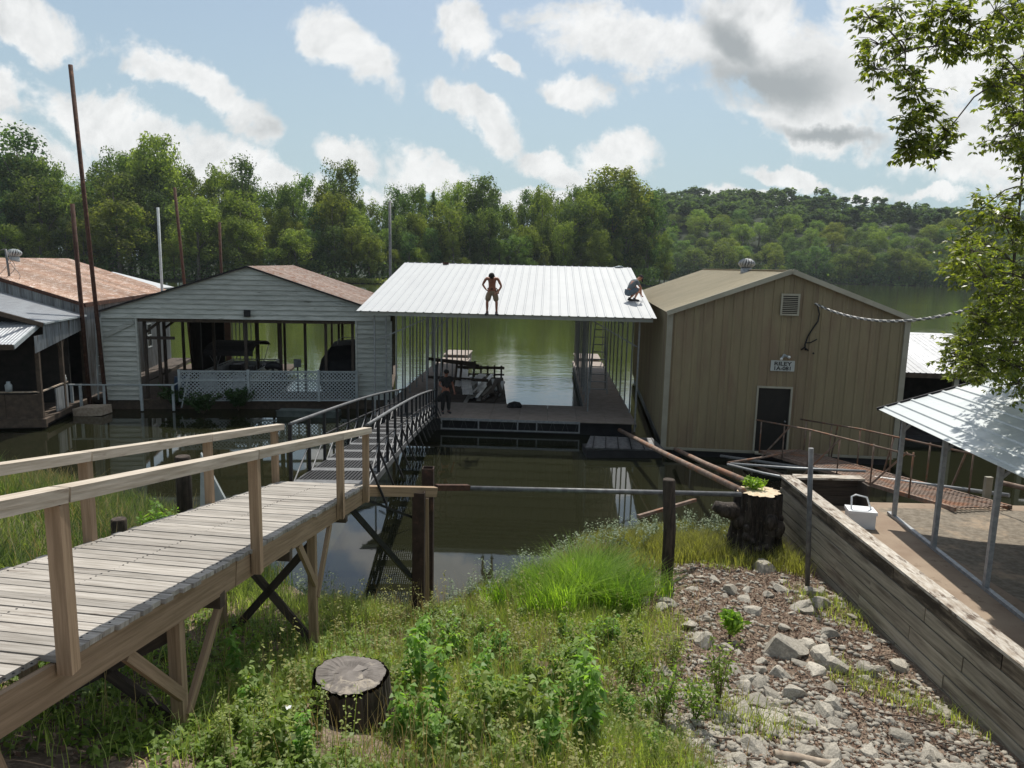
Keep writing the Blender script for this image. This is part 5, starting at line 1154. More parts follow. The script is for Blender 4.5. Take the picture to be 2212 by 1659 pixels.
# the roof slopes: lower the front of each foot slightly
pp1 = person(pm1+Vector((0, 0, .03)), 2, J1, m_skin, m_khaki, m_shoe, 'shirtless man in khaki shorts standing head bowed at the white roof edge')
pp1.scale = (1.03,)*3
MB().tube([(-.165, .05, .965), (0, -.1, .955), (.165, .05, .965), (0, .17, .97), (-.165, .05, .965)], .022, 8).build('belt', m_darkcl, pp1)
MB().box((.17, -.05, .78), (.25, .08, .95)).build('tool_pouch', m_khaki, pp1)
J2 = dict(pelvis=(0, .22, .34), chest=(0, -.02, .68), neck=(0, -.18, .84), head=(0, -.32, .90), face=(0, -.75, -.5), shl=(-.18, -.06, .76), shr=(.18, -.06, .76),
 ell=(-.2, -.22, .52), wrl=(-.12, -.30, .3), hdl=(-.08, -.42, .14), elr=(.22, -.28, .52), wrr=(.1, -.42, .28), hdr=(.04, -.5, .14),
 hpl=(-.1, .2, .32), hpr=(.1, .2, .32), knl=(-.22, -.16, .50), knr=(.2, -.24, .34), anl=(-.17, .02, .1), anr=(.14, .05, .1), ftl=(-.2, -.13, .04), ftr=(.15, -.1, .04))
pm2 = on_roof(1366, 652)
pp2 = person(pm2+Vector((0, 0, .02)), -112, J2, m_skin2, m_bluecl, m_shoe, 'man in grey shirt and cap crouching at the right end of the white roof', m_greycl, m_darkcl)
pp2.scale = (1.05,)*3
J3 = dict(pelvis=(0, 0, .95), chest=(0, -.04, 1.36), neck=(0, -.08, 1.56), head=(0, -.13, 1.70), face=(.2, -1, -.2), shl=(-.2, -.05, 1.46), shr=(.2, -.05, 1.46),
 ell=(-.28, -.1, 1.2), wrl=(-.2, -.36, 1.12), hdl=(-.12, -.44, 1.12), elr=(.30, .02, 1.18), wrr=(.34, -.1, .92), hdr=(.34, -.14, .82),
 hpl=(-.1, 0, .9), hpr=(.1, 0, .9), knl=(-.11, -.04, .5), knr=(.14, .02, .5), anl=(-.11, .04, .09), anr=(.16, .08, .09), ftl=(-.13, -.13, .04), ftr=(.18, -.1, .04))
p3 = atz(962, 893, .6)
person((p3.x, p3.y, .6), -20, J3, m_skin, m_darkcl, m_shoe, 'dark clothed man standing in the shade on the dock by the gangway', m_darkcl, None, long_=True)

# ------------------------------------------------------------------ haze
mh = bpy.data.materials.new('haze'); mh.use_nodes = True; nt = mh.node_tree; nt.nodes.clear()
pv = node(nt, 'ShaderNodeVolumePrincipled'); pv.inputs['Density'].default_value = .0001; pv.inputs['Color'].default_value = (.80, .88, .95, 1); pv.inputs['Anisotropy'].default_value = .2
mo = node(nt, 'ShaderNodeOutputMaterial'); nt.links.new(pv.outputs[0], mo.inputs['Volume'])
hb = MB(); hb.box((-1850, -250, -3), (1850, 1850, 110)); tag(hb.build('haze', mh), 'thin pale summer haze over the lake', kind='stuff')

# ------------------------------------------------------------------ far banks, hills
def bankpoly(name, pts, lab):
    s = MB(); s.poly(pts, 3, (0, 0, 1)); return tag(s.build(name, m_bank), lab, kind='structure')
shore = [(-520, 150), (-300, 170), (-160, 195), (-90, 212), (-40, 232), (0, 250), (30, 262), (52, 275), (66, 300), (80, 360)]
gv = []; depth = [0, 4, 30, 120, 400]; hz = [-.3, .7, 1.2, 2.0, 3.0]
for (x, y) in shore:
    for d, h in zip(depth, hz): gv.append((x-d*.35, y+d, h))
gf = [(i*5+j, (i+1)*5+j, (i+1)*5+j+1, i*5+j+1) for i in range(len(shore)-1) for j in range(4)]
tag(obj('far_bank', qmesh('far_bank', gv, gf, m_bank, None, True)), 'low wooded bank across the water', kind='structure')
def hill_h(x, y):
    sy = 455-.10*(x-60)
    d = y-sy
    top = np.interp(x, [-50, 60, 150, 260, 330, 420, 560, 800], [54, 62, 74, 70, 57, 54, 56, 50])
    return np.where(d < 0, -1.0, .6+top*(1-np.exp(-np.maximum(d-8, 0)/120.0))*(.9+.1*np.sin(x*.03+y*.02)))
hx, hy = np.meshgrid(np.linspace(20, 900, 60), np.linspace(370, 1100, 60)); hzv = hill_h(hx.ravel(), hy.ravel())
ii = np.arange(hx.size).reshape(hx.shape)
hf = np.stack([ii[:-1, :-1], ii[:-1, 1:], ii[1:, 1:], ii[1:, :-1]], -1).reshape(-1, 4)
tag(obj('hills', qmesh('hills', np.c_[hx.ravel(), hy.ravel(), hzv], hf, m_bank, None, True)), 'wooded hill rising beyond the water on the right', kind='structure')

def leafquads(C, Nrm, size, r_, aspect=.8):
    n = len(C); a = r_.normal(size=(n, 3)); a -= (a*Nrm).sum(1, keepdims=True)*Nrm; a /= np.linalg.norm(a, axis=1, keepdims=True)+1e-9
    b_ = np.cross(Nrm, a); s = size[:, None]
    V = np.stack([C-a*s, C-b_*s*aspect*r_.uniform(.6, 1.1, (n, 1)), C+a*s, C+b_*s*aspect*r_.uniform(.6, 1.1, (n, 1))], 1).reshape(-1, 3)
    Fc = np.arange(4*n).reshape(n, 4); return V, Fc
def crown(kind, seed, H=20., nl=34, per=95, leaf=.34):
    r_ = np.random.default_rng(seed); Cs = []; Ns = []; T = []; 
    for i in range(nl):
        if kind == 'round':
            t = r_.uniform(.22, .97); rad = .25*H*math.sin(PI*min(1, (t-.12)/.95)**.8)**.7
        elif kind == 'tall':
            t = r_.uniform(.12, .98); rad = .19*H*(1-.55*t)*(1 if t > .25 else .7)*1.25
        elif kind == 'fan':
            t = r_.uniform(.25, 1.0); rad = .24*H*(.45+.55*t)*(1 if t < .85 else .75)
        else:
            t = r_.uniform(.08, 1.0); rad = .15*H*(1.05-t)*1.5
        a = r_.uniform(0, 2*PI); q = rad*math.sqrt(r_.uniform(.15, 1))
        c = np.array([q*math.cos(a), q*math.sin(a), t*H]); lr = H*r_.uniform(.035, .085)*(1 if kind != 'cone' else .75)
        n = int(per*r_.uniform(.7, 1.3)); d = r_.normal(size=(n, 3)); d /= np.linalg.norm(d, axis=1, keepdims=True); 
        rr_ = lr*r_.uniform(.7, 1.12, (n, 1))
        pts = c+d*rr_*np.array([1., 1., 1.25]); Cs.append(pts); nn = d+r_.normal(scale=.38, size=(n, 3)); nn /= np.linalg.norm(nn, axis=1, keepdims=True); Ns.append(nn)
        T.append(np.clip(r_.uniform(.0, .8)+.1*d[:, 2]+r_.normal(scale=.16, size=n), 0, 1))  # tone varies per lobe, lighter on top: crown shading put into leaf colour
    C = np.concatenate(Cs); Nn = np.concatenate(Ns); t = np.concatenate(T)
    V, Fc = leafquads(C, Nn, r_.uniform(.6, 1.25, len(C))*leaf, r_)
    return V, Fc, np.repeat(t, 4)
protos = []
for i, (k, mi) in enumerate((('round', 0), ('tall', 0), ('fan', 1), ('round', 2), ('tall', 2), ('cone', 0), ('round', 1), ('fan', 0), ('tall', 1))):
    V, Fc, t = crown(k, 50+i, 20., 72 if k != 'cone' else 50, 95, .22)
    me = qmesh('crown', V, Fc, l_far[mi], t)
    s = MB(); s.tube([(0, 0, -1), (0.1, 0, 5), (-.2, .2, 11), (.1, 0, 17)], [.38, .28, .2, .06], 7)
    for q in range(5):
        a = q*1.3+i; s.tube([(0, 0, 5+q*2), (1.8*math.cos(a), 1.8*math.sin(a), 8+q*2), (3.2*math.cos(a), 3.2*math.sin(a), 10.5+q*1.8)], [.14, .09, .04], 5)
    protos.append((k, me, s.mesh('trunk', m_fartrunk)))
AN = ((-400, 150, 'above the rusty roof'), (150, 260, 'behind the two rusty poles'), (260, 400, 'behind the slim white pole'), (400, 520, 'above the left white gable slope'), (520, 640, 'above the peak of the white gable'), (640, 760, 'above the right white gable slope'), (760, 860, 'beside the dark grey pole'), (860, 960, 'above the left end of the white roof'), (960, 1060, 'behind the standing man'), (1060, 1180, 'above the middle of the white roof'), (1180, 1300, 'above the right half of the white roof'), (1300, 1430, 'above the crouching man'), (1430, 1560, 'left of the tan roof ridge'), (1560, 1720, 'above the tan roof ridge'), (1720, 1860, 'above the right slope of the tan roof'), (1860, 2000, 'left of the overhanging branches'), (2000, 4000, 'behind the overhanging leaves'))
def where(p):
    v = camo.matrix_world.inverted() @ Vector(p); q = 1106+F*v.x/-v.z
    for a, b_, w in AN:
        if a <= q < b_: return w
    return 'at the left end'
ROWN = ('low at the water', 'second row', 'third row', 'on the skyline')
def place_tree(x, y, z, h, k, lab, grp, wf=1.0):
    o = empty('far_tree', (x, y, z), lab, 'tree', random.uniform(0, 360), grp); s_ = h/20.
    o.scale = (s_*wf, s_*wf, s_)
    pk = [p for p in protos if p[0] == k] if isinstance(k, str) else [protos[k]]
    p = random.choice(pk); obj('crown', p[1], o); obj('trunk', p[2], o); return o
tx = [-300, -100, 0, 40, 60, 130, 190, 215, 260, 350, 400, 430, 480, 530, 560, 600, 650, 690, 740, 780, 810, 870, 945, 1040, 1100, 1180, 1250, 1330, 1395, 1430, 1470]
ty = [320, 320, 345, 308, 340, 330, 385, 345, 318, 318, 350, 395, 350, 365, 400, 405, 378, 400, 365, 435, 430, 400, 395, 392, 425, 408, 378, 368, 410, 470, 520]
sx_, sy_ = [p[0] for p in shore], [p[1] for p in shore]
kinds = ['round', 'tall', 'fan', 'cone']; labs = {'round': 'broad round crowned tree in the far bank woods', 'tall': 'tall narrow leafy tree in the far bank woods', 'fan': 'upright spreading pale green tree in the far bank woods', 'cone': 'pointed conical tree in the far bank woods'}
random.seed(21)
cnt = 0
for row, (dd_, f0, f1, step) in enumerate(((5, .28, .58, 44), (12, .5, .8, 38), (22, .70, .95, 34), (34, .84, .98, 27))):
    px_ = -260+row*17
    while px_ < 1440:
        # march to find ground position under this column of pixels
        az = px_ray(px_, 600); x = None
        for Yd in np.arange(150, 330, 1.0):
            xx = az.x/az.y*Yd; ysh = np.interp(xx, sx_, sy_)
            if Yd > ysh+dd_: x = xx; break
        if x is not None and x < 62:
            topy = np.interp(px_, tx, ty)+random.uniform(-6, 16); zt = at(px_, topy, Yd).z; hgt_ = max(6, zt*random.uniform(f0, f1))
            k = random.choices(kinds, (3, 5, 3.5, .8 if row == 3 else .3))[0]
            wf = random.uniform(.7, 1.05)*(1.25 if row < 2 else .8)
            place_tree(x, Yd+random.uniform(-2, 2), .8, hgt_*1.0, k, {'round': 'broad round tree ', 'tall': 'tall narrow tree ', 'fan': 'upright pale tree ', 'cone': 'pointed tree '}[k]+ROWN[row]+' '+where((x, Yd, 8)), 'trees along the far bank', wf); cnt += 1
        px_ += step*random.uniform(.75, 1.25)
# named individuals on the skyline
for (px_, py_, k, wf, lab) in ((740, 362, 'fan', .75, 'tree standing above its neighbours left of the dark grey pole'), (530, 352, 'tall', .9, 'slender dark tree near the middle of the left skyline'), (60, 288, 'tall', 1.1, 'tall leafy tree topping the far left skyline'), (345, 297, 'round', .9, 'large round tree on the left skyline behind the tallest pole'), (1325, 366, 'round', 1.25, 'big spreading tree closing the far bank at right'), (1395, 420, 'round', 1.1, 'tree at the right tip of the far bank'), (1040, 390, 'round', 1.0, 'dark round tree above the left part of the white roof')):
    az = px_ray(px_, 600)
    for Yd in np.arange(150, 340, 1.0):
        xx = az.x/az.y*Yd
        if Yd > np.interp(xx, sx_, sy_)+24: break
    place_tree(xx, Yd, .8, at(px_, py_, Yd).z, k, lab, 'trees along the far bank', wf)
for bi, (px_, py_, wf) in enumerate(((798, 515, 1.2), (905, 540, 1.2), (1000, 560, 1.3), (520, 480, 1.3), (430, 430, 1.1), (260, 440, 1.4), (20, 490, 1.4), (1140, 560, 1.3), (1290, 540, 1.4), (640, 500, 1.4))):
    az = px_ray(px_, 600)
    for Yd in np.arange(150, 340, 1.0):
        xx = az.x/az.y*Yd
        if Yd > np.interp(xx, sx_, sy_)+2: break
    place_tree(xx, Yd, .6, max(5, at(px_, py_, Yd).z), 6, ('bright' if bi % 2 else 'pale')+' low tree at the far water edge '+where((xx, Yd, 5)), 'low bright trees at the far water edge', wf*1.2)
# hill trees: nearest rows as trees, the rest as one mass
random.seed(5); hcount = 0
for row in range(5):
    x = 62+row*4
    while x < 420:
        y = 455-.10*(x-60)+6+row*17+random.uniform(-5, 5); z = float(hill_h(np.array([x]), np.array([y]))[0])
        k = random.choices(['round', 'tall', 'fan'], (8, 1, 1))[0]
        place_tree(x, y, z-.6, random.uniform(13, 19)*(1.15 if row == 0 else 1), k, {'round': 'round tree ', 'tall': 'slim tree ', 'fan': 'pale spreading tree '}[k]+('at the hill foot ', 'second row uphill ', 'third row uphill ', 'fourth row uphill ', 'high on the hill ')[row]+where((x, y, z+8)), 'trees on the lower hill slope', 1.75); hcount += 1
        x += random.uniform(9, 15)+row
print('far trees', cnt, 'hill', hcount)
VV = []; FF = []; TT = []; off = 0
base = [crown('round', 90+i, 16., 34, 22, .62) for i in range(4)]
for _ in range(950):
    x = rng.uniform(60, 620); y = rng.uniform(520, 900) if rng.random() < .8 else rng.uniform(470, 560)
    if y > 455-.1*(x-60)+90 or x > 400:
        y = max(y, 455-.1*(x-60)+8)
        z = float(hill_h(np.array([x]), np.array([y]))[0]); V, Fc, t = base[rng.integers(4)]; s_ = rng.uniform(.75, 1.25); a = rng.uniform(0, 6.28)
        Rm = np.array([[math.cos(a), -math.sin(a), 0], [math.sin(a), math.cos(a), 0], [0, 0, 1]])
        VV.append((V*[s_*1.9, s_*1.9, s_*1.05]) @ Rm.T+[x, y, z-1]); FF.append(Fc+off); off += len(V); TT.append(np.clip(t+rng.uniform(-.3, .2), 0, 1))
o = obj('hill_forest', qmesh('hill_forest', np.concatenate(VV), np.concatenate(FF), l_far[2], np.concatenate(TT))); tag(o, 'dense forest covering the upper hill', 'forest', kind='stuff')
# far bank understory and bright grass strip
C = []; 
for _ in range(26000):
    i = rng.uniform(0, 1); xx = -330+i*385; yy = np.interp(xx, sx_, sy_)+rng.uniform(1.0, 9); hh_ = rng.uniform(0, 1)**1.2*6
    C.append((xx, yy, .6+hh_))
C = np.array(C); d = rng.normal(size=C.shape); d[:, 1] -= .6; d[:, 2] = abs(d[:, 2])+.3; d /= np.linalg.norm(d, axis=1, keepdims=True)
V, Fc = leafquads(C, d, rng.uniform(.3, .6, len(C)), rng); t = np.repeat(np.clip(np.sin(C[:, 0]*.3)*.3+.4+rng.normal(scale=.2, size=len(C)), 0, 1), 4)
tag(obj('bank_understory', qmesh('bank_understory', V, Fc, l_far[0], t)), 'tangled bushes under the far bank trees', 'bushes', kind='stuff')
C = []
pa = at(770, 603, 238)
for _ in range(2600): C.append((pa.x+rng.normal()*5, np.interp(pa.x, sx_, sy_)+rng.uniform(-.5, 5), .3+rng.uniform(0, 1.3)))
C = np.array(C); d = rng.normal(size=C.shape); d[:, 2] = abs(d[:, 2])+.5; d /= np.linalg.norm(d, axis=1, keepdims=True)
V, Fc = leafquads(C, d, rng.uniform(.25, .5, len(C)), rng)
tag(obj('shore_grass', qmesh('shore_grass', V, Fc, l_yellow, np.repeat(rng.uniform(.3, 1, len(C)), 4))), 'bright grass at the far water edge', 'grass', kind='stuff')

C = []
for _ in range(22000):
    xx = rng.uniform(58, 470); yy = 455-.10*(xx-60)+rng.uniform(-1, 20); C.append((xx, yy, float(rng.uniform(0, 1)**1.3*8)+.3+max(0, (yy-(455-.1*(xx-60))-6)*.3)))
C = np.array(C); d = rng.normal(size=C.shape); d[:, 1] -= .5; d[:, 2] = abs(d[:, 2])+.2; d /= np.linalg.norm(d, axis=1, keepdims=True)
V, Fc = leafquads(C, d, rng.uniform(.6, 1.2, len(C)), rng); t = np.repeat(np.clip(np.sin(C[:, 0]*.2)*.25+.3+rng.normal(scale=.2, size=len(C)), 0, 1), 4)
tag(obj('hill_understory', qmesh('hill_understory', V, Fc, l_far[2], t)), 'bushes along the shore at the foot of the hill', 'bushes', kind='stuff')
# ------------------------------------------------------------------ near ground cover
def ok_ground(x, y, z):
    m = (z > .02) & ~((x > 6.1) & (y < 17.2))
    return m
def blades(name, P, h, w, mat, lab, cat_, lean=.35, t=None, curl=.5):
    n = len(P); a = rng.uniform(0, 2*PI, n); d = np.c_[np.cos(a), np.sin(a), np.zeros(n)]; sd_ = np.c_[-np.sin(a+.5), np.cos(a+.5), np.zeros(n)]
    le = (rng.uniform(.1, 1, n)*lean)[:, None]*h[:, None]; up = np.array([0, 0, 1.]); w = w[:, None]; h_ = h[:, None]
    b0 = P-sd_*w; b1 = P+sd_*w; m0 = P+d*le*.35+up*h_*.6-sd_*w*.8; m1 = P+d*le*.35+up*h_*.6+sd_*w*.8; tip = P+d*le*(1+curl*.3)+up*h_*(1-curl*.1*rng.uniform(0, 1, (n, 1))); tip2 = tip+sd_*w*.15
    V = np.stack([b0, b1, m1, m0, tip, tip2], 1).reshape(-1, 3); k = np.arange(n)[:, None]*6
    Fc = np.concatenate([k+np.array([[0, 1, 2, 3]]), k+np.array([[3, 2, 5, 4]])]); tt_ = rng.uniform(0, 1, n) if t is None else t
    o = obj(name, qmesh(name, V, Fc, mat, np.repeat(tt_, 6))); return tag(o, lab, cat_, kind='stuff')
def scatter(n, x0, x1, y0, y1, dens):
    x = rng.uniform(x0, x1, n); y = rng.uniform(y0, y1, n); z = gz(x, y); sx0, sy0 = st1.location.x, st1.location.y; k = ok_ground(x, y, z) & (np.hypot(x-sx0, y-sy0) > .46) & (np.hypot(x-sx0+.02, (y-sy0+.45)/1.0) > .42*rng.uniform(.7, 1.1, n)) & (rng.uniform(0, 1, n) < dens(x, y)); return np.c_[x, y, z][k]
def pn(x, y, s, p=0): return .5+.25*(np.sin(x*s+1.3*np.sin(y*s*.8+p)+p)+np.sin(y*s*1.1+1.7*np.sin(x*s*.7-p)))
def lerp01(v, a, b_): return np.clip((v-a)/(b_-a), 0, 1)
def rocky(x, y):   # 1 on the rocky right part
    edge = 1.35+.30*np.sin(y*1.3)+.08*(y-6)-np.clip(y-11, 0, 3)*.0
    return lerp01(x, edge, edge+.9)*(1-lerp01(y, 14.8, 16.2))
def underramp(x, y): return lerp01(x, -4.9, -4.1)*(1-lerp01(x, -2.9, -2.2))*(1-lerp01(y, 10, 12))
def leafy(name, P, hmin, hmax, nleaf, ls, mat, lab, spread=.05, t=None, kindn='stuff', build=True, cup=.25):
    """plants: vertical thin stem with leaves up the stem, all in one mass"""
    Vs = []; Ts = []
    n = len(P); h = rng.uniform(hmin, hmax, n)
    idx_ = np.repeat(np.arange(n), nleaf); m_ = len(idx_); f = rng.uniform(.15, 1, m_); a = rng.uniform(0, 2*PI, m_); lean = rng.normal(scale=.18, size=(n, 2))[idx_]
    bx = P[idx_, 0]+lean[:, 0]*f*h[idx_]; by = P[idx_, 1]+lean[:, 1]*f*h[idx_]; bz = P[idx_, 2]+f*h[idx_]
    s = ls*rng.uniform(.6, 1.3, m_)*(1.15-.5*f); d = np.c_[np.cos(a), np.sin(a), rng.uniform(-.5, .55, m_)]; sd_ = np.c_[-np.sin(a), np.cos(a), rng.normal(scale=.3, size=m_)]
    b0 = np.c_[bx, by, bz]+d*spread*.4; wd_ = .32
    V = np.stack([b0, b0+d*s[:, None]*.45-sd_*s[:, None]*wd_, b0+d*s[:, None]-np.c_[np.zeros(m_), np.zeros(m_), s*cup], b0+d*s[:, None]*.45+sd_*s[:, None]*wd_], 1).reshape(-1, 3)
    Fc = np.arange(4*m_).reshape(m_, 4); tt_ = np.repeat(np.clip(f*.6+rng.normal(scale=.2, size=m_)+.15, 0, 1), 4)
    # stems
    a2 = rng.uniform(0, PI, n); sv = np.c_[np.cos(a2), np.sin(a2), np.zeros(n)]*.004; tip = np.c_[P[:, 0]+lean.reshape(n, nleaf, 2)[:, 0, 0]*h, P[:, 1]+lean.reshape(n, nleaf, 2)[:, 0, 1]*h, P[:, 2]+h]
    SV = np.stack([P-sv, P+sv, tip+sv*.4, tip-sv*.4], 1).reshape(-1, 3); SF = np.arange(4*n).reshape(n, 4)+len(V)
    V = np.concatenate([V, SV]); Fc = np.concatenate([Fc, SF]); tt_ = np.concatenate([tt_, np.full(4*n, .3)])
    me = qmesh(name, V, Fc, mat, tt_)
    if not build: return me
    o = obj(name, me); return tag(o, lab, 'weeds', kind='stuff')
# main meadow
dm = lambda x, y: np.clip((1-rocky(x, y))*(1-.9*underramp(x, y))*(.15+1.1*pn(x, y, 1.7, 1)*(.45+.8*pn(x, y, 4.3, 2))), 0, 1)*(lerp01(x, -3.6, -2.6) if True else 1)
P_ = scatter(150000, -3.6, 3.2, 5.0, 15.4, dm); n = len(P_); patch = pn(P_[:, 0], P_[:, 1], 1.1, .4)
blades('meadow_grass', P_, rng.uniform(.06, .26, n)*(.6+.8*patch), rng.uniform(.002, .0045, n), l_grass, 'fine green grass covering the bank below the ramp', 'grass', .8, np.clip(patch*.7+rng.normal(scale=.22, size=n), 0, 1))
P_ = scatter(26000, -3.4, 3.0, 5.0, 15.0, lambda x, y: dm(x, y)*.45); n = len(P_)
blades('dry_grass', P_, rng.uniform(.08, .28, n), rng.uniform(.0015, .003, n), l_dry, 'dry straw coloured stalks mixed into the bank grass', 'grass', 1.0)
# dead stalks and tall thin stems
P_ = scatter(2600, -3.4, 3.4, 5.0, 13.5, lambda x, y: (1-rocky(x, y)*.7)*pn(x, y, 1.4, 2)); n = len(P_)
blades('dead_stalks', P_, rng.uniform(.3, .75, n), rng.uniform(.0022, .004, n), l_dry, 'dead straw stalks standing in the weeds', 'grass', .5)
P_ = scatter(520, -3.0, 2.2, 5.0, 12.8, lambda x, y: (1-rocky(x, y))*(1-.9*underramp(x, y)))
# lush mound
mc = on_water_ground(1230, 1290, .5); mc2 = on_water_ground(1330, 1330, .5)
def mound(cx, cy, rx, ry): return lambda x, y: np.clip(1.3-np.sqrt(((x-cx)/rx)**2+((y-cy)/ry)**2), 0, 1)
P_ = scatter(110000, mc.x-1.6, mc.x+2.0, mc.y-1.5, mc.y+1.7, mound(mc.x+.15, mc.y-.15, 1.3, 1.3)); n = len(P_)
tuf = np.c_[rng.normal(mc.x+.15, .62, 38), rng.normal(mc.y-.15, .55, 38)]; dtf = np.sqrt(((P_[:, None, :2]-tuf[None])**2).sum(-1)); nearest = dtf.argmin(1); th = rng.uniform(.25, 1.0, 38); tc_ = rng.uniform(0, .8, 38)
keep = rng.uniform(0, 1, n) < np.exp(-(dtf.min(1)/.2)**2); P_ = P_[keep]; nearest = nearest[keep]; n = len(P_)
blades('lush_grass', P_, rng.uniform(.3, .8, n)*(.5+.7*th[nearest]), rng.uniform(.004, .008, n), l_lush, 'tall bright green grass clump on the shore', 'grass', .95, np.clip(tc_[nearest]+rng.normal(scale=.2, size=n), 0, 1), 1.2)
P_ = scatter(9000, mc.x-1.0, mc.x+1.6, mc.y+.3, mc.y+2.0, mound(mc.x+.35, mc.y+1.0, .55, .45)); n = len(P_)
blades('straw_clump', P_, rng.uniform(.35, .75, n), rng.uniform(.003, .006, n), l_dry, 'yellowed straw patch behind the bright grass', 'grass', .7)
# left bank beyond the ramp
P_ = scatter(150000, -20, -3.9, 6, 21.5, lambda x, y: (.25+.9*pn(x, y, .9, 2))*lerp01(-x, 4.0, 4.6)); n = len(P_)
blades('left_bank_grass', P_, rng.uniform(.2, .65, n)*(.6+.7*pn(P_[:, 0], P_[:, 1], .8, 1)), rng.uniform(.004, .008, n), l_bank, 'long grass on the bank left of the ramp', 'grass', .7, np.clip(pn(P_[:, 0], P_[:, 1], 1.6, 3)*.55-.1+rng.normal(scale=.25, size=n), 0, 1))
P_ = scatter(30000, -20, -3.9, 6, 21.5, lambda x, y: pn(x, y, 1.3, 5)**2*lerp01(-x, 4.0, 4.6)); n = len(P_)
blades('left_bank_straw', P_, rng.uniform(.3, .8, n), rng.uniform(.003, .006, n), l_dry, 'dry seed stalks in the grass left of the ramp', 'grass', .8)
# shade side under ramp
P_ = scatter(14000, -4.9, -2.2, 4.5, 13.5, lambda x, y: .4+.5*lerp01(y, 8, 12)); n = len(P_)
PS = scatter(900, -4.6, -1.6, 4.6, 9.5, lambda x, y: .4+.6*pn(x, y, 2.2, 8))
leafy('shade_herbs', PS, .06, .22, 16, .07, l_weed, 'low leafy plants in the shade below the ramp')
blades('shade_grass', P_[::2], rng.uniform(.1, .35, n)[::2], rng.uniform(.003, .006, n)[::2], l_grass, 'sparse shaded grass under the ramp', 'grass', .8)
# yellow green weeds by the posts and stump
P_ = scatter(90000, 1.6, 6.0, 12.9, 17.6, lambda x, y: np.clip(1.6*pn(x, y, 2.6, 5)-.15, 0, 1)*lerp01(y+.7*pn(x, y, 2.1, 2), 14.3, 15.4)*(1-mound(3.3, 13.2, .8, .8)(x, y))*(1-.8*mound(5.2, 14.6, .9, .9)(x, y))); n = len(P_)
blades('yellow_weeds', P_, rng.uniform(.12, .42, n), rng.uniform(.004, .008, n), l_yellow, 'yellow green weeds between the wooden post and the big stump', 'weeds', .8)
# sparse growth between the rocks
P_ = scatter(30000, 1.3, 6.1, 5.5, 15.2, lambda x, y: np.clip(pn(x, y, 2.1, 3)-.62, 0, 1)*3); n = len(P_)
blades('rock_weeds', P_, rng.uniform(.05, .22, n), rng.uniform(.003, .006, n), l_grass, 'sparse weeds among the rocks', 'weeds', .9)
# silvery plants at the water edge
P_ = scatter(2600, -4.2, 5.4, 13.2, 18.4, lambda x, y: np.ones_like(x)); zz = P_[:, 2]; P_ = P_[(zz < .42)]; P_ = P_[rng.uniform(0, 1, len(P_)) < .55]
leafy('water_edge_weeds', P_, .25, .75, 22, .07, l_silver, 'silvery thin weeds standing along the water edge')
P_ = scatter(3600, -3.2, 1.9, 5.0, 12.5, lambda x, y: (1-rocky(x, y))*(1-.8*underramp(x, y))*np.clip(pn(x, y, 2.6, 4)*1.6-.55, 0, 1)); 
leafy('ground_herbs', P_, .06, .26, 18, .07, l_weed, 'low broad leaved herbs in the bank grass')
P_ = scatter(700, -3.0, 2.4, 5.0, 12.8, lambda x, y: (1-rocky(x, y))*(1-.9*underramp(x, y))*np.clip(pn(x, y, 1.9, 6)*1.5-.3, 0, 1))
leafy('tall_thin_weeds', P_[::2], .35, .8, 30, .055, l_yellow, 'tall thin leaved weeds rising from the bank grass')
P_ = scatter(900, -3.0, 2.2, 5.0, 12.8, lambda x, y: (1-rocky(x, y))*(1-.9*underramp(x, y))*np.clip(pn(x, y, 2.2, 1)*1.5-.5, 0, 1))
leafy('feathery_weeds', P_[::2], .25, .6, 40, .04, l_grass, 'feathery fine leaved weeds in the bank grass')
# individual broad leaved weeds
wp = []
for i in range(4):
    P1 = np.c_[rng.normal(scale=.05, size=3+i), rng.normal(scale=.05, size=3+i), np.zeros(3+i)]
    wp.append(leafy('broad_leaved_weed', P1, .5, .85, 26, .12, l_weed, '', .04, build=False, cup=.5))
random.seed(9)
extra = [(random.uniform(430, 1420), random.uniform(1380, 1660), random.uniform(.3, .75)) for _ in range(46)]
extra = [e for e in extra if not (640 < e[0] < 870 and 1390 < e[1] < 1560) and not (e[0] < 620 and e[1] < 1450)]
spots = extra+[(560, 1540, .35), (500, 1590, .4), (620, 1600, .4), (700, 1620, .4), (840, 1540, .8), (855, 1600, .7), (900, 1490, 1.0), (925, 1560, 1.0), (915, 1610, .8), (985, 1600, .6), (1040, 1520, .7), (1060, 1600, .8), (1100, 1560, .9), (1140, 1500, .6), (1150, 1610, .8), (1190, 1600, .8), (1215, 1540, 1.0), (1250, 1560, 1.1), (1262, 1610, 1.0), (1290, 1610, .8), (1010, 1640, .7), (955, 1440, .7), (975, 1380, .6), (1080, 1470, .5), (1180, 1650, .7), (460, 1640, .4), (560, 1650, .5), (640, 1650, .5), (780, 1640, .5), (1400, 1640, .45), (1350, 1560, .5), (1240, 1490, .9), (830, 1490, .7)]
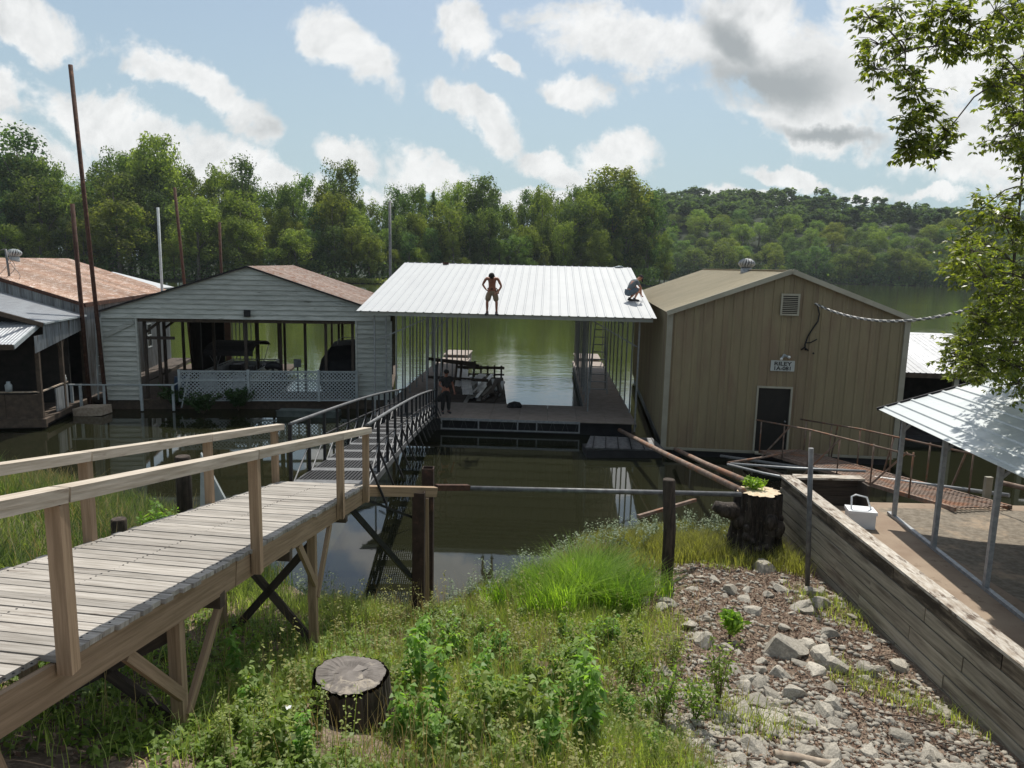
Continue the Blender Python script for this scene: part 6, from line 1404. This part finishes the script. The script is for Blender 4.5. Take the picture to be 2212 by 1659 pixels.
for i, (px_, py_, sc) in enumerate(spots):
    p = on_water_ground(px_, py_, 1.6)
    if (p-st1.location).xy.length < .55 or (690 < px_ < 840 and py_ > 1540): continue
    o = obj('broad_leaved_weed', wp[i % 4]); sc *= 1.15; o.location = p; o.scale = (sc, sc, sc*random.uniform(.8, 1.15)); o.rotation_euler = (0, 0, random.uniform(0, 6.28))
    tag(o, ('small' if sc < .5 else 'medium' if sc < .8 else 'tall')+' broad leaved weed '+('below the ramp leg left of the round stump' if px_ < 560 else 'just left of the round stump' if px_ < 690 else 'in front of the round stump' if px_ < 790 and py_ > 1520 else 'just right of the round stump' if px_ < 920 else 'amid the foreground grass' if px_ < 1130 else 'left of the green saplings' if px_ < 1300 else 'at the edge of the stony ground')+(', bottom edge' if py_ > 1590 else ', up the bank' if py_ < 1490 else ''), 'weed', 'broad leaved weeds in the foreground')
# feathery saplings
def sapling(name, c, h, n, lab, mat=l_weed, rad=.25, ls=.07, stemm=m_twig, f0=.25):
    o = empty(name, c, lab, 'shrub'); s = MB(); LV = []; 
    for k in range(n):
        a = random.uniform(0, 2*PI); q = random.uniform(.2, 1)*rad; tip = Vector((q*math.cos(a), q*math.sin(a), h*random.uniform(.6, 1))); mid = tip*.5+Vector((0, 0, .1*h)); s.tube([(0, 0, 0), mid, tip], [.008, .006, .003], 5)
        for _ in range(60): f = random.uniform(f0, 1); p = (Vector((0, 0, 0)).lerp(mid, f*2) if f < .5 else mid.lerp(tip, f*2-1)); LV.append(tuple(p+Vector([random.gauss(0, .05) for _ in range(3)])))
    s.build('stem', stemm, o); LV = np.array(LV); d = rng.normal(size=LV.shape); d[:, 2] = abs(d[:, 2])+.4; d /= np.linalg.norm(d, axis=1, keepdims=True)
    V, Fc = leafquads(LV, d, rng.uniform(.5, 1, len(LV))*ls*.6, rng, .45); obj('foliage', qmesh('foliage', V, Fc, mat, np.repeat(rng.uniform(.2, 1, len(LV)), 4)), o)
for (px_, py_, h, n, rad, lab) in ((1550, 1530, .95, 7, .28, 'feathery green sapling standing between grass and rocks'), (1430, 1560, .7, 8, .3, 'bushy pale shrub in front of the feathery sapling'), (1500, 1560, .6, 6, .25, 'small brown stemmed shrub beside the sapling'), (1360, 1480, .5, 6, .3, 'low green shrub right of the foreground weeds'), (1320, 1420, .6, 6, .35, 'soft green shrub just below the bright grass clump'), (1450, 1450, .55, 6, .3, 'yellowish shrub at the edge of the rocks'), (1240, 1420, .5, 6, .35, 'pale green shrub in the middle of the bank')):
    p = on_water_ground(px_, py_, 1.3); sapling('green_shrub', p, h, n, lab, l_weed if 'yellow' not in lab else l_yellow, rad)
p = on_water_ground(1575, 1385, 1.0); sapling('green_shrub', p, .45, 6, 'bright leafed seedling standing alone among the rocks', l_lush, .18, .15, f0=.6)
sapling('stump_sprout', loc(st2, -.08, .12, (p.z*0)+0) + Vector((0, 0, at(1640, 1060, 15.3).z-st2.location.z)), .22, 7, 'green sprout growing on top of the rotten stump', l_lush, .22, .11, f0=.3)
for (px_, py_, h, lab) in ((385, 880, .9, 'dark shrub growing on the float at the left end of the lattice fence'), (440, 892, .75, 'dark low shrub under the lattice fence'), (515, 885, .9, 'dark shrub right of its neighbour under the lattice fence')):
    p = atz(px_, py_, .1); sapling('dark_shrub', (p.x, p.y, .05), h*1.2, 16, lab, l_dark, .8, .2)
p = at(345, 1110, 12.5); sapling('bank_sapling', (p.x, p.y, g1(p.x, p.y)), p.z-g1(p.x, p.y)+.35, 8, 'leafy sapling poking up behind the left ramp railing', l_weed, .35, .12, f0=.5)
for (px_, py_, h) in ((600, 1190, .8), (470, 1300, .7), (560, 1250, .9), (820, 1240, .55)):
    p = on_water_ground(px_, py_, .8); sapling('bank_shrub', p, h, 10, {600: 'shrub in the shade behind the ramp leg near the water', 470: 'shrub growing under the middle of the ramp', 560: 'shrub beside the crossed braces of the ramp', 820: 'small dark shrub at the water near the steel posts'}[px_], l_weed if px_ != 820 else l_dark, .4, .1)

# leaf litter
P_ = scatter(90000, -4.8, 6.1, 4.6, 15.0, lambda x, y: np.clip(rocky(x, y)*.9+.3*underramp(x, y)+.12, 0, 1)); n = len(P_)
d = rng.normal(size=(n, 3)); d[:, 2] = abs(d[:, 2])*1.2+.6; d /= np.linalg.norm(d, axis=1, keepdims=True); P_[:, 2] += rng.uniform(.005, .03, n)
V, Fc = leafquads(P_, d, rng.uniform(.012, .038, n), rng, .55)
tag(obj('leaf_litter', qmesh('leaf_litter', V, Fc, l_litter, np.repeat(rng.uniform(0, 1, n)**1.3, 4))), 'dead leaves and chips between the rocks', 'leaf litter', kind='stuff')

# rocks
def rockmesh(seed, sub=2):
    import bmesh
    r_ = random.Random(seed); bm = bmesh.new(); bmesh.ops.create_icosphere(bm, subdivisions=sub, radius=1)
    pl = [(Vector([r_.gauss(0, 1) for _ in range(3)]).normalized(), r_.uniform(.42, .72)) for _ in range(15)]
    for v in bm.verts:
        p = v.co.copy()
        for nrm, dd in pl:
            k = p.dot(nrm)
            if k > dd: p -= nrm*(k-dd)
        v.co = Vector((p.x*1.65, p.y*1.35, p.z*1.0))*(1+r_.uniform(-.025, .025))
    me = bpy.data.meshes.new('rock'); bm.to_mesh(me); bm.free(); me.materials.append(m_rock); return me
rms = [rockmesh(i, 2) for i in range(12)]; rsm = [rockmesh(40+i, 1) for i in range(8)]
big = [(1690, 1410, .26, 'large pale flat topped rock, biggest in the rocky ground'), (1770, 1420, .19, 'rock just right of the biggest rock'), (1800, 1445, .15, 'tan rock touching the lower side of its neighbour right of the biggest rock'), (1650, 1235, .25, 'long rock lying right at the foot of the rotten stump'), (1687, 1275, .12, 'small cube like rock below the stump and near the thin steel pipe'), (1740, 1320, .15, 'pale rock near the foot of the plank wall'), (1640, 1480, .13, 'flat grey rock left of the upper rock cluster'), (1685, 1460, .13, 'rock under the biggest rock'), (1760, 1455, .14, 'grey rock below the pair right of the biggest rock'), (1610, 1300, .13, 'rock in the group below the wooden post'), (1580, 1280, .12, 'dark shaded rock below the wooden post'), (1800, 1525, .13, 'rounded grey rock in the lower cluster'), (1520, 1390, .17, 'rock half hidden by the seedling'), (1720, 1500, .12, 'rock standing on edge in the lower cluster'), (1790, 1375, .12, 'flat rock behind the biggest rock'), (1740, 1640, .15, 'pale flat rock at the bottom edge'), (1630, 1620, .13, 'rounded rock at the bottom edge'), (1940, 1440, .14, 'rock by the gap under the plank wall')]
def putrock(px_, py_, r, me, lab, grp=None, z0=1.0):
    p = on_water_ground(px_, py_, z0); o = obj('rock', me); o.location = p+Vector((0, 0, r*.14)); o.scale = (r, r, r); o.rotation_euler = (random.uniform(-.25, .25), random.uniform(-.25, .25), random.uniform(0, 6.28)); tag(o, lab, 'rock', grp)
for i, (px_, py_, r, lab) in enumerate(big): putrock(px_, py_, r*1.12, rms[i % 12], lab)
k = 0
random.seed(11)
while k < 275:
    x = random.uniform(1.2, 6.05); y = random.triangular(5.3, 14.5, 6.8)
    if random.random() > rocky(np.array([x]), np.array([y]))[0]*(.35+.65*pn(x, y, 1.9, 2)): continue
    r = random.choice([.045, .055, .065, .08, .10, .14])*random.uniform(.8, 1.2)*(1 if y < 10 else 1.2)
    o = obj('rock', random.choice(rms if r > .075 else rsm)); o.location = (x, y, g1(x, y)+r*.08); o.scale = (r*random.uniform(.9, 1.3), r, r*random.uniform(.6, 1)); o.rotation_euler = (random.uniform(-.4, .4), random.uniform(-.4, .4), random.uniform(0, 6.28))
    tag(o, ('tiny' if r < .06 else 'small' if r < .09 else 'fist sized')+' pale angular rock '+('near the wooden post' if y > 11.5 else 'below the lone seedling' if x < 3.4 and y > 8.5 else 'midway along the plank wall' if y > 8.5 else 'beside the saplings' if x < 2.6 else 'in the middle of the gravel slope' if x < 4.4 else 'at the foot of the plank wall')+(' at the bottom edge' if y < 6.8 else ''), 'rock', 'rocks scattered beside the plank wall'); k += 1
# gravel as one mass
gvs = []; gfs = []; off = 0
gb = []
for m_ in rsm:
    co = np.empty(len(m_.vertices)*3); m_.vertices.foreach_get('co', co); fi = np.array([p.vertices[:] for p in m_.polygons]); gb.append((co.reshape(-1, 3), fi))
P_ = scatter(50000, 1.0, 6.1, 5.0, 14.5, lambda x, y: rocky(x, y)*(.16+.8*(1-lerp01(y, 7.5, 10)))*(.3+.7*pn(x, y, 2.3, 7)))
P_ = P_[:9000]
for p in P_:
    co, fi = gb[rng.integers(8)]; s_ = .012+.045*rng.uniform(0, 1)**1.8; a = rng.uniform(0, 6.28); ca, sa = math.cos(a), math.sin(a)
    q = co*s_*[1.2, 1, .8]; q = np.c_[q[:, 0]*ca-q[:, 1]*sa, q[:, 0]*sa+q[:, 1]*ca, q[:, 2]]+p+[0, 0, s_*.25]
    gvs.append(q); gfs.append(fi+off); off += len(q)
tag(obj('gravel', qmesh('gravel', np.concatenate(gvs), np.concatenate(gfs), m_rock)), 'loose pale stone chips between the larger rocks', 'gravel', kind='stuff')
# twigs and log
random.seed(3)
for i in range(26):
    px_ = random.uniform(1430, 2150); py_ = random.uniform(1380, 1650); p = on_water_ground(px_, py_, 1.0)
    if p.x > 5.9: continue
    a = random.uniform(-.6, .6)+(PI if random.random() < .5 else 0); ln = random.uniform(.3, 1.1); pts = []
    for k in range(6):
        x = p.x+math.cos(a)*ln*k/5; y = p.y+math.sin(a)*ln*k/5*.8+.03*math.sin(k*1.7+i)
        if x > 6.05: break
        pts.append(Vector((x, y, g1(x, y)+.03+.02*math.sin(k))))
    if len(pts) < 3: continue
    o0 = pts[0].copy(); o = MB().tube([q-o0 for q in pts], [.012*(1-.12*k) for k in range(len(pts))], 5).build('twig', m_twig); o.location = o0; tag(o, 'thin dry twig lying on the stony ground', 'twig', 'twigs lying over the rocks')
def lyinglog(name, a, b_, r, m_, lab):
    p, q = on_water_ground(*a, 1.3), on_water_ground(*b_, 1.3); p.z += r*.7; q.z += r*.7; d = q-p; o = MB().tube([(0, 0, 0), d*.35+Vector((0, 0, .015)), d*.7, d], [r, r*.96, r*.9, r*.8], 10).build(name, m_); o.location = p; tag(o, lab, 'log')
lyinglog('pale_log', (1672, 1638), (1800, 1659), .055, m_log, 'pale barkless log at the bottom edge')
lyinglog('dead_branch', (400, 1540), (345, 1650), .03, m_log, 'dead branch on the ground below the ramp leg')
lyinglog('dark_branch', (1988, 1562), (2045, 1625), .03, m_bark, 'dark bent branch lying across the gravel')
lyinglog('shore_log', (1120, 1290), (1150, 1335), .05, m_bark, 'small dark log at the shore near the bright grass')
p = on_water_ground(868, 1312, .6); o = MB().poly([(-.55, -.25, .1), (.5, -.3, .12), (.6, .4, .1), (-.4, .4, .1)], .14, (0, 0, 1)).build('shore_plate', m_sand); o.location = p; tag(o, 'flat tan concrete slab at the water beside the steel posts', 'slab')
p = on_water_ground(1085, 1310, .6); o = obj('shore_stone', rms[2]); o.location = p; o.scale = (.14,)*3; tag(o, 'pale stone at the waterline by the bright grass', 'rock')
p = on_water_ground(1320, 1185, .4); o = obj('shore_stone', rms[5]); o.location = p; o.scale = (.2, .15, .12); tag(o, 'pale flat stone in the weeds behind the bright grass', 'rock')
p = on_water_ground(1205, 1470, 1.4); o = obj('shore_stone', rms[7]); o.location = p+Vector((0, 0, .1)); o.scale = (.14, .12, .14); tag(o, 'tan rock poking out of the foreground weeds', 'rock')
p = on_water_ground(618, 1560, 2); o = MB().box((-.04, -.04, -.1), (.04, .05, .14)).build('pipe_stub', m_plastic); o.location = p; tag(o, 'short white pipe stub in the grass left of the round stump', 'pipe')

# ------------------------------------------------------------------ overhanging tree at right
random.seed(13)
ht = empty('hickory_tree', (14.2, 14.2, 1.0), 'leafy tree with pointed leaves overhanging the right edge', 'tree')
tb = Vector((14.2, 14.2, 1.0))
blobs = []
def bl(px_, py_, Yd, r): blobs.append((at(px_, py_, Yd), r*Yd/F))
for (x, y) in ((1880, 40), (1935, 20), (1900, 95), (1960, 85), (2010, 35), (2060, 20), (2020, 100), (1890, 150), (1955, 150), (2100, 55), (2150, 25), (2190, 60), (2070, 95), (1975, 195), (2140, 95), (2210, 20)): bl(x, y, random.uniform(10.5, 12.5), 52)
for (x, y) in ((1962, 262), (1985, 300), (1960, 325), (1990, 240), (2045, 285), (2010, 330)): bl(x, y, random.uniform(10.8, 11.6), 34)
for (x, y) in ((2165, 150), (2200, 160), (2180, 210), (2212, 240), (2150, 185), (2200, 300), (2165, 310), (2215, 350), (2225, 400), (2230, 500), (2240, 200), (2250, 350)): bl(x, y, random.uniform(11, 14), 46)
for (x, y) in ((2120, 450), (2170, 470), (2090, 510), (2060, 540), (2130, 530), (2190, 530), (2100, 590), (2160, 600), (2210, 600), (2060, 585), (2130, 640), (2180, 660), (2210, 700), (2160, 700), (2110, 690), (2140, 740), (2190, 750), (2090, 745), (2120, 790), (2170, 800), (2065, 770), (2215, 790), (2240, 640), (2250, 720), (2085, 800)): bl(x, y, random.uniform(12, 15.5), 50)
for (x, y) in ((2140, 460), (2190, 440), (2105, 545), (2150, 560), (2190, 570), (2080, 560), (2130, 600), (2190, 630), (2150, 660), (2210, 660), (2130, 700), (2180, 710), (2210, 740), (2150, 760), (2100, 720), (2190, 790), (2140, 790), (2200, 830), (2170, 240), (2200, 270), (2212, 330), (2175, 180), (2212, 120), (2100, 780), (2075, 735)): bl(x, y, random.uniform(12, 15.5), 52)
tips = []; s = MB(); s.tube([tb-tb, Vector((-.1, 0, 3)), Vector((.2, .1, 6)), Vector((-.1, -.2, 9.5)), Vector((-.6, -.5, 12.5))], [.32, .27, .22, .15, .08], 12)
trunkpts = [Vector((-.1, 0, 3)), Vector((.1, .05, 4.5)), Vector((.2, .1, 6)), Vector((0, -.1, 7.8)), Vector((-.1, -.2, 9.5)), Vector((-.4, -.4, 11))]
nodes_ = [(p, .12) for p in trunkpts]
order = sorted(blobs, key=lambda b_: (b_[0]-tb).xy.length)
LV = []; LD = []; 
for c, r in order:
    c = c-tb
    best = min(nodes_, key=lambda nn: (nn[0]-c).length+.35*nn[0].xy.length+ (0 if nn[0].z < c.z+2.5 else 1.5)); p0, r0 = best
    d = c-p0; mid = p0+d*.5+Vector((random.uniform(-.1, .1), random.uniform(-.1, .1), .14*d.length)); r1 = max(.010, min(.045, r0*.55))
    s.tube([p0, p0.lerp(mid, .55)+Vector((0, 0, .02)), mid, mid.lerp(c, .6), c], [min(r0*.7, r1*1.6), r1*1.35, r1*1.15, r1, r1*.75], 6); nodes_.append((mid, r1*1.6)); nodes_.append((c, r1*1.2))
    for _ in range(16 if c.z > 5.5 else 21):
        u = Vector([random.gauss(0, 1) for _ in range(3)]).normalized()*r*random.uniform(.35, 1.15); u.z = u.z*.85
        tp = c+u; s.tube([c, c+u*.5+Vector((0, 0, .04)), tp], [.007, .005, .003], 4, 0, False)
        for q in range(3):
            base_ = c.lerp(tp, (.55, .8, 1.0)[q])+Vector([random.gauss(0, .035) for _ in range(3)]); hd = (u.normalized()*.7+Vector([random.gauss(0, .5) for _ in range(3)])); hd.z -= .35; hd.normalize()
            for f in range(random.choice((5, 5, 7))):
                LV.append(base_); a = (f/5-.5)*2.4; sd_ = hd.cross(Vector((0, 0, 1))); sd_ = sd_.normalized() if sd_.length > .1 else Vector((1, 0, 0))
                LD.append((hd*math.cos(a)+sd_*math.sin(a)+Vector((0, 0, -.25))+Vector([random.gauss(0, .16) for _ in range(3)])).normalized())
s.build('branches', m_trunk, ht)
LV = np.array([tuple(v) for v in LV]); LD = np.array([tuple(v) for v in LD]); n = len(LV)
sd_ = np.cross(LD, rng.normal(scale=.5, size=(n, 3))+[0, 0, 1]); sd_ /= np.linalg.norm(sd_, axis=1, keepdims=True)+1e-9; ln = rng.uniform(.07, .125, n)[:, None]; nr = np.cross(sd_, LD)
b0 = LV+LD*ln*.15; V = np.stack([b0, LV+LD*ln*.62-sd_*ln*.21, LV+LD*ln*1.15-nr*ln*.12, LV+LD*ln*.62+sd_*ln*.21], 1).reshape(-1, 3)
tt_ = np.repeat(np.clip(rng.normal(.45, .28, n), 0, 1), 4)
obj('leaves', qmesh('leaves', V, np.arange(4*n).reshape(n, 4), l_near, tt_), ht); print('hickory leaves', n)
